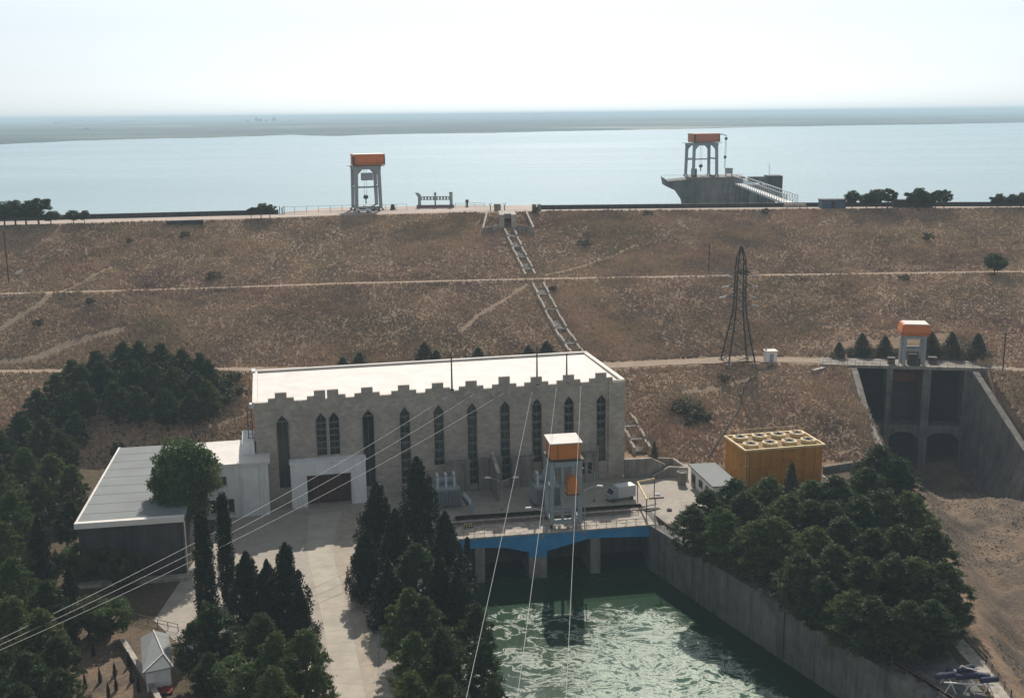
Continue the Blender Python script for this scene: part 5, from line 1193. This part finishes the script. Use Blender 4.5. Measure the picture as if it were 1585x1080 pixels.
# lower right promenade
pp = [U(1475, 990, 0), U(1510, 1028, 0), U(1548, 1082, 0), U(1590, 1150, 0)]
m = MB(); P = [(p[0]-.6, p[1], .03) for p in pp] + [(p[0]+1.3, p[1], .03) for p in pp][::-1]; m.slab([(x, y) for x, y, z in P], -1.2, .06); tag(m.build("promenade", M_CONCL), kind="structure")
rail("railing", "pale pipe railing on dark posts at the lower right corner edge", [(p[0]+1.2, p[1], .06) for p in pp], 2.0, 1.15, .05, M_RUSTP)
m = MB(); cp = [(36, 150), (48.7, 112.4), (52.5, 104), (52.5, 112.5), (52.2, 128), (46, 138)]
m.poly([(x, y, .025) for x, y in cp], [tuple(range(6))]); tag(m.build("quay_path", M_CONCD), kind="structure")
p = U(1490, 1066, 0); t = thing("float_trestle", "dark blue floats stacked on a white steel trestle at the lower right corner", "trestle", (p[0], p[1], .03), -.15)
m = MB()
for x in (-2.2, -.2, 1.8):
    m.bar((x, -1.2, 0), (x+.6, -1.2, 1.3), .08); m.bar((x+1.2, -1.2, 0), (x+.6, -1.2, 1.3), .08); m.bar((x, 1.0, 0), (x+.6, 1.0, 1.3), .08); m.bar((x+1.2, 1.0, 0), (x+.6, 1.0, 1.3), .08); m.bar((x+.6, -1.2, 1.3), (x+.6, 1.0, 1.3), .08)
m.bar((-2.4, -1.2, 1.3), (3.0, -1.2, 1.3), .09); m.bar((-2.4, 1.0, 1.3), (3.0, 1.0, 1.3), .09); m.build("frame", M_ROOFW, t)
for k, (x, y, z, rz, l) in enumerate(((-1.9, -.2, 1.65, .3, 2.4), (-.7, .5, 1.7, -.7, 2.2), (.4, -.3, 1.75, .15, 2.6), (1.6, .3, 1.7, -.3, 2.3), (.3, .6, 2.2, .5, 2.0), (2.6, -.5, 1.6, .2, 1.9))):
    m = MB(); d = Vector((math.cos(rz), math.sin(rz), .04))*l/2; c = Vector((x, y, z)); m.bar(c-d, c+d, .34, 10); m.bar(c-d*1.12, c-d, .2, 10, .34); m.bar(c+d, c+d*1.12, .34, 10, .2); m.build("float", M_NAVY, t)
m = MB(); m.tube([(-.5, .2, 2.2), (-.2, .3, 2.7), (.3, .2, 2.5), (.9, .1, 2.45), (1.4, .0, 2.3)], .1).build("rope", M_ROOFW, t)

# ------------------------------------------------------------------ trees
def leaves(C, R, n, size, seed, shell=.5, droop=0.0, asp=.5):
    r = np.random.default_rng(seed); C = np.array(C); R = np.array(R); k = len(C)
    idx = np.repeat(np.arange(k), n); d = r.normal(size=(len(idx), 3)); d /= np.linalg.norm(d, axis=1)[:, None]
    rad = r.uniform(shell, 1, len(idx))**.7; P = C[idx] + d*R[idx]*rad[:, None]
    a = r.normal(size=P.shape) + d*.9; a[:, 2] += droop; a /= np.linalg.norm(a, axis=1)[:, None]
    b = np.cross(a, r.normal(size=P.shape)); b /= np.linalg.norm(b, axis=1)[:, None]
    s = (size*r.uniform(.6, 1.4, len(idx)))[:, None]
    Q = np.stack([P-a*s, P-b*s*asp, P+a*s, P+b*s*asp], 1); return Q.reshape(-1, 3)
def proto(name, trunk, crownV, leafm):
    tm = trunk.build("trunk", M_BARK); cm = npmesh("crown", crownV, 4, leafm); me = tm.data; bpy.data.objects.remove(tm); return (name, me, cm)
def pine(seed, h=9.0, w=2.9, flat=.62, n=170, nl=58, leafm=M_PINE, size=.22, bare=.22):
    r = np.random.default_rng(seed); C = []; R = []; t = MB()
    lean = r.normal(0, .25, 2); pts = [(lean[0]*z/h*2, lean[1]*z/h*2, z) for z in np.linspace(0, h*.93, 7)]; t.tube(pts, .24, 7, .06)
    for k in range(n):
        f = bare + (1-bare)*((k+.5)/n)**.85; z = f*h
        prof = math.sin(min(1, (f-bare)/(1-bare)*1.35+.25)*math.pi*.5)*(1-((f-bare)/(1-bare))**2.6)*w*1.0 + .3
        an = k*2.399+r.normal(0, .35); rr = prof*math.sqrt(r.uniform(.12, 1)); c = np.array([math.cos(an)*rr+lean[0]*z/h*2, math.sin(an)*rr+lean[1]*z/h*2, z+r.normal(0, .22)])
        C.append(c); s = r.uniform(.28, .78)*(1.15-.35*f); R.append((s*r.uniform(.7, 1.5), s*r.uniform(.7, 1.5), s*flat))
        if k % 3 == 0: t.tube([(lean[0]*z/h*2, lean[1]*z/h*2, max(z-rr*.45, .8)), tuple(c*np.array([.6, .6, 1])-np.array([0, 0, .2])), tuple(c)], .07, 4, .02)
    return proto("pine_tree", t, leaves(C, R, nl, size, seed, .15, .45, .3), leafm)
def conic(seed, h, w, n, nl, size, leafm, powr=.75, bare=.04, up=.9, rag=.18):
    r = np.random.default_rng(seed); C = []; R = []; t = MB(); t.tube([(0, 0, 0), (0, 0, h*.5), (0, 0, h*.9)], .18, 6, .04)
    for k in range(n):
        f = bare+(1-bare)*((k+.5)/n); z = f*h; pr = w*min(1, (f*7)**.6)*(1-f)**powr
        an = k*2.399; rr = max(0, pr*(.72+r.normal(0, rag))); C.append((math.cos(an)*rr, math.sin(an)*rr, z)); s = .22+.32*pr**.6*r.uniform(.6, 1.3); R.append((s*.7, s*.7, s*2.0))
    return proto("cypress_tree", t, leaves(C, R, nl, size, seed, .2, up, .34), leafm)
def broad(seed, h, w, n, nl, size, leafm, bare=.32, name="broadleaf_tree"):
    r = np.random.default_rng(seed); C = []; R = []; t = MB(); t.tube([(0, 0, 0), (.1, 0, h*.3), (0, .1, h*.55), (0, 0, h*.8)], .3*h/12, 7, .06)
    cz = h*(bare+1)/2; rz = h*(1-bare)/2
    for k in range(n):
        d = r.normal(size=3); d /= np.linalg.norm(d); q = r.uniform(.35, 1)**.6; c = np.array([d[0]*w*q, d[1]*w*q, cz+d[2]*rz*q*.92]); C.append(c); s = r.uniform(.09, .17)*w*2; R.append((s, s, s*.85))
        if k % 4 == 0: t.tube([(0, 0, h*.3), tuple(c*.5+np.array([0, 0, h*.22])), tuple(c)], .08, 4, .02)
    return proto(name, t, leaves(C, R, nl, size, seed, .3, 0, .55), leafm)
PR = {
 'pine': [pine(11), pine(12, w=3.3, flat=.5), pine(13, w=2.6, bare=.22), pine(14, w=3.1, n=150, flat=.7)],
 'lpine': [pine(15, w=3.2, bare=.12, n=170, nl=62, leafm=leafmat("light_pine_needles", (.078, .112, .032), (.118, .128, .04), .3)), pine(16, w=2.8, bare=.1, n=150, leafm=MATS["light_pine_needles"])],
 'gpine': [pine(17, w=3.5, bare=.06, n=200, nl=58), pine(18, w=3.1, bare=.05, n=190, nl=58), pine(19, w=3.3, bare=.08, n=190, nl=58, leafm=MATS['light_pine_needles'])],
 'cyp': [conic(21, 16, 1.25, 130, 90, .17, M_CYP, .35, .03, 1.6, .12), conic(22, 16, 1.05, 120, 90, .17, M_CYP, .3, .02, 1.6, .12)],
 'thuja': [conic(31, 11, 2.4, 190, 75, .2, M_CYP, .8, .03, 1.4, .36), conic(32, 11, 2.1, 170, 75, .2, M_CYP, .65, .03, 1.5, .42), conic(34, 11, 2.7, 200, 75, .2, M_CYP, .95, .03, 1.2, .38)],
 'cone': [conic(33, 6, 1.9, 60, 110, .13, M_OLIVE, .8, .05, .6, .15)],
 'broad': [broad(48, 19, 5.1, 170, 150, .23, M_BROAD, .27)],
 'round': [broad(42, 7, 3.0, 60, 150, .17, M_PINE, .25), broad(43, 7, 2.5, 45, 150, .17, M_PINE, .3)],
 'low': [broad(44, 6, 3.0, 60, 140, .17, M_BROAD, .1), broad(45, 6, 2.6, 50, 140, .16, leafmat("dusty_leaves", (.085, .10, .04), (.12, .11, .05)), .08)],
 'shrub': [broad(46, 1.5, 1.0, 18, 60, .10, M_OLIVE, .0, "shrub"), broad(47, 1.3, 1.3, 20, 60, .10, M_OLIVE, -.1, "shrub")],
}
HB = {'gpine': 9.0, 'pine': 9.0, 'lpine': 9.0, 'cyp': 16, 'thuja': 11, 'cone': 6, 'broad': 19, 'round': 7, 'low': 6, 'shrub': 1.4}
CATN = {'gpine': ("pine_tree", "pine"), 'pine': ("pine_tree", "pine"), 'lpine': ("pine_tree", "pine"), 'cyp': ("cypress_tree", "cypress"), 'thuja': ("conifer_tree", "conifer"), 'cone': ("conifer_tree", "conifer"), 'broad': ("broadleaf_tree", "tree"), 'round': ("pine_tree", "pine"), 'low': ("broadleaf_tree", "tree"), 'shrub': ("shrub", "shrub")}
def tree(u, v, h, kind, label, group=None, ws=1.0, base=None):
    """top of the crown seen at pixel u,v, standing on the ground"""
    if base is None:
        z = 0.0; y = None
        for _ in range(12):
            p = U(u, v, z+h); zn = hz(p[0], p[1])
            if zn < -2: zn = 0
            z = z*.4+zn*.6
        x, y = p[0], p[1]
    else: x, y, z = base
    pr = random.choice(PR[kind]); s = h/HB[kind]
    if kind == 'cone': pr = PR[kind][0]
    t = thing(CATN[kind][0], label, CATN[kind][1], (x, y, z-.1), random.uniform(0, 6.28), group)
    t.scale = (s*ws, s*ws, s)
    for nm, me in (("trunk", pr[1]), ("crown", pr[2])):
        o = bpy.data.objects.new(nm, me); COL.objects.link(o); o.parent = t
    return t
def row(lst, kind, desc, place, group):
    lst = sorted(lst, key=lambda q: q[0])
    n = len(lst)
    for i, q in enumerate(lst):
        k = q[3] if len(q) > 3 else kind; ws = q[4] if len(q) > 4 else (1.32 if group == 'trees of the grove beside the spillway' else 1)
        pos = "alone" if n == 1 else ("leftmost" if i == 0 else ("rightmost" if i == n-1 else ORD[i]+" from left"))
        tree(q[0], q[1], q[2], k, "%s %s, %s" % (desc, place, pos), group, ws)
GL = "pines in the upper left grove"
row([(150, 543, 9, 'pine', 1.05), (185, 532, 9, 'pine', 1.05), (215, 529, 9.5), (247, 534, 9, 'pine', 1.05), (277, 542, 9, 'pine', 1.05), (305, 549, 8.5), (325, 558, 8)], 'gpine', "dark green pine", "in the back row of the left slope grove", GL)
row([(112, 558, 9, 'pine', 1.05), (140, 566, 9, 'pine', 1.05), (170, 560, 9, 'pine', 1.05), (203, 558, 9, 'pine', 1.05), (238, 565, 9, 'pine', 1.05), (270, 570, 9, 'pine', 1.05), (298, 576, 8.5), (322, 588, 8)], 'gpine', "dark pine", "in the middle row of the left slope grove", GL)
row([(125, 590, 9, 'pine', 1.05), (178, 592, 9, 'pine', 1.05), (212, 596, 9, 'pine', 1.05), (255, 600, 9, 'pine', 1.05), (295, 606, 8)], 'pine', "dark shaded pine", "in the front row of the left slope grove", GL)
GW = "trees of the left edge wood"
row([(82, 580, 9), (52, 605, 9), (98, 612, 9), (112, 640, 8)], 'pine', "green pine", "at the top of the wood along the left edge", GW)
row([(28, 640, 9.5), (66, 648, 9.5), (105, 668, 9), (10, 672, 9.5)], 'pine', "dense green pine", "in the upper part of the left edge wood", GW)
row([(40, 695, 10), (78, 705, 10), (108, 720, 9), (5, 725, 10)], 'lpine', "sunlit green pine", "in the left wood beside the hall", GW)
row([(60, 745, 9, 'pine'), (22, 765, 10), (96, 775, 8, 'pine')], 'lpine', "bushy pine", "near the left corner of the hall roof", GW)
row([(56, 800, 10, 'thuja'), (5, 815, 10)], 'lpine', "tall dark conifer", "left of the dark hall front wall", GW)
row([(125, 838, 6), (160, 826, 6.5), (188, 846, 6)], 'low', "green leafy tree", "before the dark front wall of the hall", "leafy trees before the long hall")
row([(20, 870, 10), (70, 893, 9, 'pine'), (105, 880, 7, 'thuja')], 'lpine', "big pine", "in the lower part of the left edge wood", GW)
row([(12, 925, 10), (52, 945, 9.5), (88, 985, 8, 'pine')], 'lpine', "broad light green pine", "near the lower left corner", GW)
row([(5, 985, 9), (45, 1010, 9), (95, 1040, 7.5, 'pine'), (20, 1062, 8)], 'pine', "near green pine", "at the bottom left corner of the picture", GW)
row([(98, 905, 7, 'thuja', 1.2), (132, 918, 6), (165, 925, 5.5), (68, 960, 7, 'gpine')], 'low', "dark shaded tree", "in the shade below the hall front wall", "shaded trees below the hall")
tree(280, 668, 19, 'broad', "tall leafy broadleaf tree rising before the long hall roof and white annex", None, .94)
tree(310, 792, 15.5, 'cyp', "slender black green cypress left of the sunny strip beside the long hall", "twin cypresses by the long hall", 1.5)
tree(343, 766, 15.5, 'cyp', "slimmer black cypress right of the sunny strip in front of the white annex", "twin cypresses by the long hall", 1.25)
row([(380, 856, 10, 'thuja', 1.35), (412, 868, 9, 'thuja', 1.1), (441, 844, 11.5, 'thuja', 1.2), (462, 905, 8, 'thuja', 1.2)], 'thuja', "dark feathery conifer", "in the clump left of the pale road", "dark conifers left of the road")
row([(345, 930, 9, 'pine', 1.1), (300, 962, 8, 'pine'), (395, 955, 9, 'pine'), (435, 985, 9, 'lpine')], 'pine', "spreading pine", "in the back row between hut and road", "pines between hut and road")
row([(325, 1010, 6.5, 'pine'), (372, 1015, 7, 'low'), (425, 1035, 8, 'lpine'), (470, 975, 8.5, 'lpine', 1.1), (492, 1035, 6, 'lpine')], 'lpine', "spreading pine", "in the front row between hut and road", "pines between hut and road")
row([(582, 750, 13, 'thuja', 1.35), (645, 712, 14.5, 'thuja', 1.25), (688, 795, 12, 'thuja', 1.25), (612, 790, 11, 'thuja', 1.3)], 'thuja', "tall dark conifer", "in the back row between road and tailrace", "conifers between road and tailrace")
tree(723, 831, 6, 'cyp', "small slim cypress at the left end of the blue bridge", None, 1.6)
row([(566, 826, 9.5, 'thuja', 1.5), (600, 868, 9, 'thuja', 1.5), (640, 842, 9.5, 'gpine', 1.1), (680, 862, 9.5, 'thuja', 1.5), (708, 880, 8.5, 'thuja', 1.5)], 'pine', "dark conifer", "in the middle row between road and tailrace", "conifers between road and tailrace")
row([(622, 915, 9.5, 'lpine'), (655, 930, 9, 'pine'), (650, 985, 8.5, 'lpine', 1.1), (690, 975, 8.5, 'pine'), (732, 938, 8.5, 'pine', .85)], 'lpine', "green pine", "in the front row between road and tailrace", "conifers between road and tailrace")
row([(640, 1040, 8, 'lpine'), (690, 1045, 8, 'pine'), (745, 1000, 8, 'pine', .9), (765, 1045, 6.5, 'pine', .9)], 'pine', "dim green pine", "at the bottom edge beside the tailrace", "conifers between road and tailrace")
GR = "trees of the grove beside the spillway"
row([(1365, 690, 10, 'gpine', 1.35), (1338, 725, 9), (1392, 712, 9), (1300, 738, 9), (1226, 718, 8.5, 'cone', .9), (1265, 745, 8.5), (1185, 738, 8.5)], 'gpine', "dense green pine", "in the rearmost row left of the spillway", GR)
row([(1142, 742, 8.5), (1100, 762, 8), (1160, 765, 8.5), (1215, 765, 9), (1250, 775, 9), (1290, 780, 9, 'gpine'), (1330, 770, 9), (1372, 760, 9.5), (1415, 765, 9)], 'gpine', "dark green pine", "in the second row left of the spillway", GR)
row([(1078, 785, 7.5), (1120, 790, 8.5), (1165, 805, 8.5), (1205, 800, 9), (1255, 815, 9), (1305, 808, 9.5, 'gpine', 1.35), (1350, 818, 9.5), (1395, 815, 9.5), (1435, 815, 9)], 'gpine', "broad green pine", "in the third row left of the spillway", GR)
row([(1250, 858, 8.5), (1290, 850, 9), (1335, 862, 9, 'gpine'), (1378, 860, 9), (1420, 862, 9), (1455, 872, 8.5)], 'gpine', "dark front pine", "in the fourth row left of the spillway", GR)
row([(1268, 893, 7), (1312, 915, 7.2), (1355, 928, 7.4), (1400, 932, 7.4), (1440, 928, 7.2), (1466, 905, 7)], 'gpine', "dark shaded pine", "in the frontmost row above the retaining wall", GR)
GC = "trees along the dam crest"
def crest(lst, place):
    for i, (u, v, h, *r) in enumerate(lst):
        pos = ORD[i]+" from left"
        x = V(u, v, 316)[0]
        for _ in range(6): y = float(yc(x))+.9; x = V(u, v, y)[0]
        k = r[0] if r else 'round'; ws = r[1] if len(r) > 1 else 1.0
        z = V(u, v, y)[2]-ZC
        tree(u, v, z, k, "dark tree on the dam crest %s, %s" % (place, pos), GC, ws*h/max(z, .1)*1.15, (x, y, ZC))
crest([(4, 320, 8), (20, 309, 9), (37, 315, 8.5), (56, 306, 9.5), (77, 326, 5.5)], "at the far left")
crest([(112, 325, 4.2), (129, 325, 4.2, 'round', .8)], "left of the low culvert wall")
crest([(388, 321, 3.5), (403, 314, 5), (417, 316, 4.6)], "left of the crest fence")
crest([(1320, 294, 5, 'round', .9), (1342, 300, 4.5), (1358, 292, 6), (1376, 291, 6.2)], "beside the blue grey shed")
crest([(1420, 290, 6), (1436, 297, 5), (1450, 294, 5.5), (1463, 293, 5)], "beside the long dark shed")
crest([(1545, 299, 4), (1566, 300, 4), (1582, 297, 5)], "at the far right")
def ground_tree(u, vb, h, kind, label, group=None, ws=1.0):
    g = G(u, vb); return tree(u, vb, h, kind, label, group, ws, (g[0], g[1], g[2]))
ground_tree(1539, 426, 5.6, 'round', "round dark tree standing alone on the upper berm path at the right", None, 1.25)
for i, (u, vb, h) in enumerate(((1298, 553, 3.4), (1333, 551, 5), (1369, 550, 4.3), (1440, 549, 5), (1472, 550, 5), (1512, 553, 5.1))):
    ground_tree(u, vb, h, 'cone', "small olive green conifer on the berm behind the spillway deck, %s from the left" % ORD[i], "conifers behind the spillway deck", 2.0)
for i, (u, v, h) in enumerate(((530, 553, 4.5), (556, 545, 5.5), (657, 531, 6), (675, 545, 4.5), (740, 542, 5), (818, 536, 6), (846, 531, 6))):
    tree(u, v, h, 'cone', "dusty olive bush showing above the powerhouse roof edge, %s from the left" % ORD[i], "bushes behind the powerhouse roof", 2.2)
tree(1013, 683, 4.2, 'cone', "single small dark conifer on the slope above the stilling walls", None, .8)
SHR = [(200, 376, 'on the left upper slope'), (287, 366, 'below the crest culvert'), (331, 430, 'just above the left first path'), (1436, 372, 'on the right upper slope'), (856, 452, 'beside the chute below the first path'), (905, 380, 'on the slope right of the upper chute'), (1003, 333, 'under the crest right of the outlet'), (1185, 332, 'under the crest near the intake footbridge'), (1150, 425, 'behind the pylon on the first path'), (1400, 434, 'below the right first path'), (140, 470, 'on the left middle slope'), (60, 505, 'beside the left footpath'), (690, 600, 'hidden'), (830, 330, 'beside the outlet headworks'), (1120, 590, 'at the left foot of the pylon')]
for (u, v, pl) in SHR:
    if pl == 'hidden': continue
    ground_tree(u, v, random.uniform(1.4, 2.2), 'shrub', "small dark bush %s" % pl, "small bushes on the embankment", random.uniform(.8, 1.3))
for i, (u, v, h) in enumerate(((1048, 640, 2.0), (1062, 634, 2.4), (1078, 645, 2.2), (1092, 652, 1.8), (1070, 655, 1.6))):
    ground_tree(u, v, h, 'shrub', "grey green bush in the thicket between powerhouse and pylon, %s from left" % ORD[[0, 1, 3, 4, 2][i]], "thicket on the right bank", 1.4)
for i, (u, v) in enumerate(((345, 600), (358, 590), (350, 625), (366, 612))):
    ground_tree(u, v, 2.2, 'shrub', "yellowish bush between the left grove and the powerhouse, %s" % ("lowest left", "highest", "lowest", "rightmost")[i], "bushes by the powerhouse left end", 1.5)
tree(183, 684, 3.0, 'low', "small yellow green bush at the back edge of the long hall roof", None, 1.2)
# saplings in the clearing
for i, (u, v) in enumerate(((118, 1030), (145, 1015), (155, 1055), (178, 1045), (180, 1068), (200, 1030), (204, 1055), (168, 1078), (132, 1065), (215, 1070))):
    p = U(u, v, 0); tree(u, v, 1.9, 'thuja', "small dark sapling in the brown clearing, %s from left" % ORD[sorted([118, 145, 155, 178, 180, 200, 204, 168, 132, 215]).index(u)], "saplings in the clearing", .6, (p[0], p[1], 0))

# ------------------------------------------------------------------ far shore settlements and trees
for i, (u, v) in enumerate(((88, 193), (95, 191), (118, 190), (146, 190), (150, 190), (200, 190), (224, 189), (128, 201), (450, 189), (742, 180), (760, 181), (830, 181))):
    p = U(u, v, ZL+6); sc = p[1]/5000
    t = thing("distant_building", "tiny white building on the hazy far shore, %s counting from the left" % (ORD[sorted([88, 95, 118, 146, 150, 200, 224, 128, 450, 742, 760, 830]).index(u)]), "building", (p[0], p[1], ZL+4), .2*i, "white buildings on the far shore")
    MB().bb(-16*sc*(1+i % 3), 16*sc*(1+i % 3), -8, 8, -6, 9*sc).build("wall", M_WHITE, t); MB().prism([(-17*sc*(1+i % 3), 9*sc), (17*sc*(1+i % 3), 9*sc), (0, 12*sc)], -9, 9).build("roof", M_CONCL, t)
for i, u in enumerate((384, 397, 403, 412, 424)):
    p = U(u, 190, ZL+5); t = thing("distant_tree", "tall hazy tree in the clump on the far horizon, %s from left" % ORD[i], "tree", (p[0], p[1], ZL+2), i, "tall trees on the far shore")
    pr = PR['round'][i % 2]; s = p[1]*7/F/7; t.scale = (s*(.7+.35*(i % 3)), s, s*(.8+.45*((i*2) % 3)/2))
    for nm, me in (("trunk", pr[1]), ("crown", pr[2])):
        o = bpy.data.objects.new(nm, me); COL.objects.link(o); o.parent = t

# ------------------------------------------------------------------ haze: one even box of air
m = MB(); m.bb(-24000, 24000, -300, 30000, -20, 73.5)
hm = bpy.data.materials.new("haze"); hm.use_nodes = True; ht_ = hm.node_tree; ht_.nodes.clear()
ou = ht_.nodes.new("ShaderNodeOutputMaterial"); pvn = ht_.nodes.new("ShaderNodeVolumePrincipled")
pvn.inputs["Color"].default_value = (.70, .88, 1.0, 1); pvn.inputs["Density"].default_value = .00023; pvn.inputs["Anisotropy"].default_value = 0
ht_.links.new(pvn.outputs[0], ou.inputs["Volume"])
tag(m.build("haze", hm), "pale blue haze over the lake", kind="stuff")
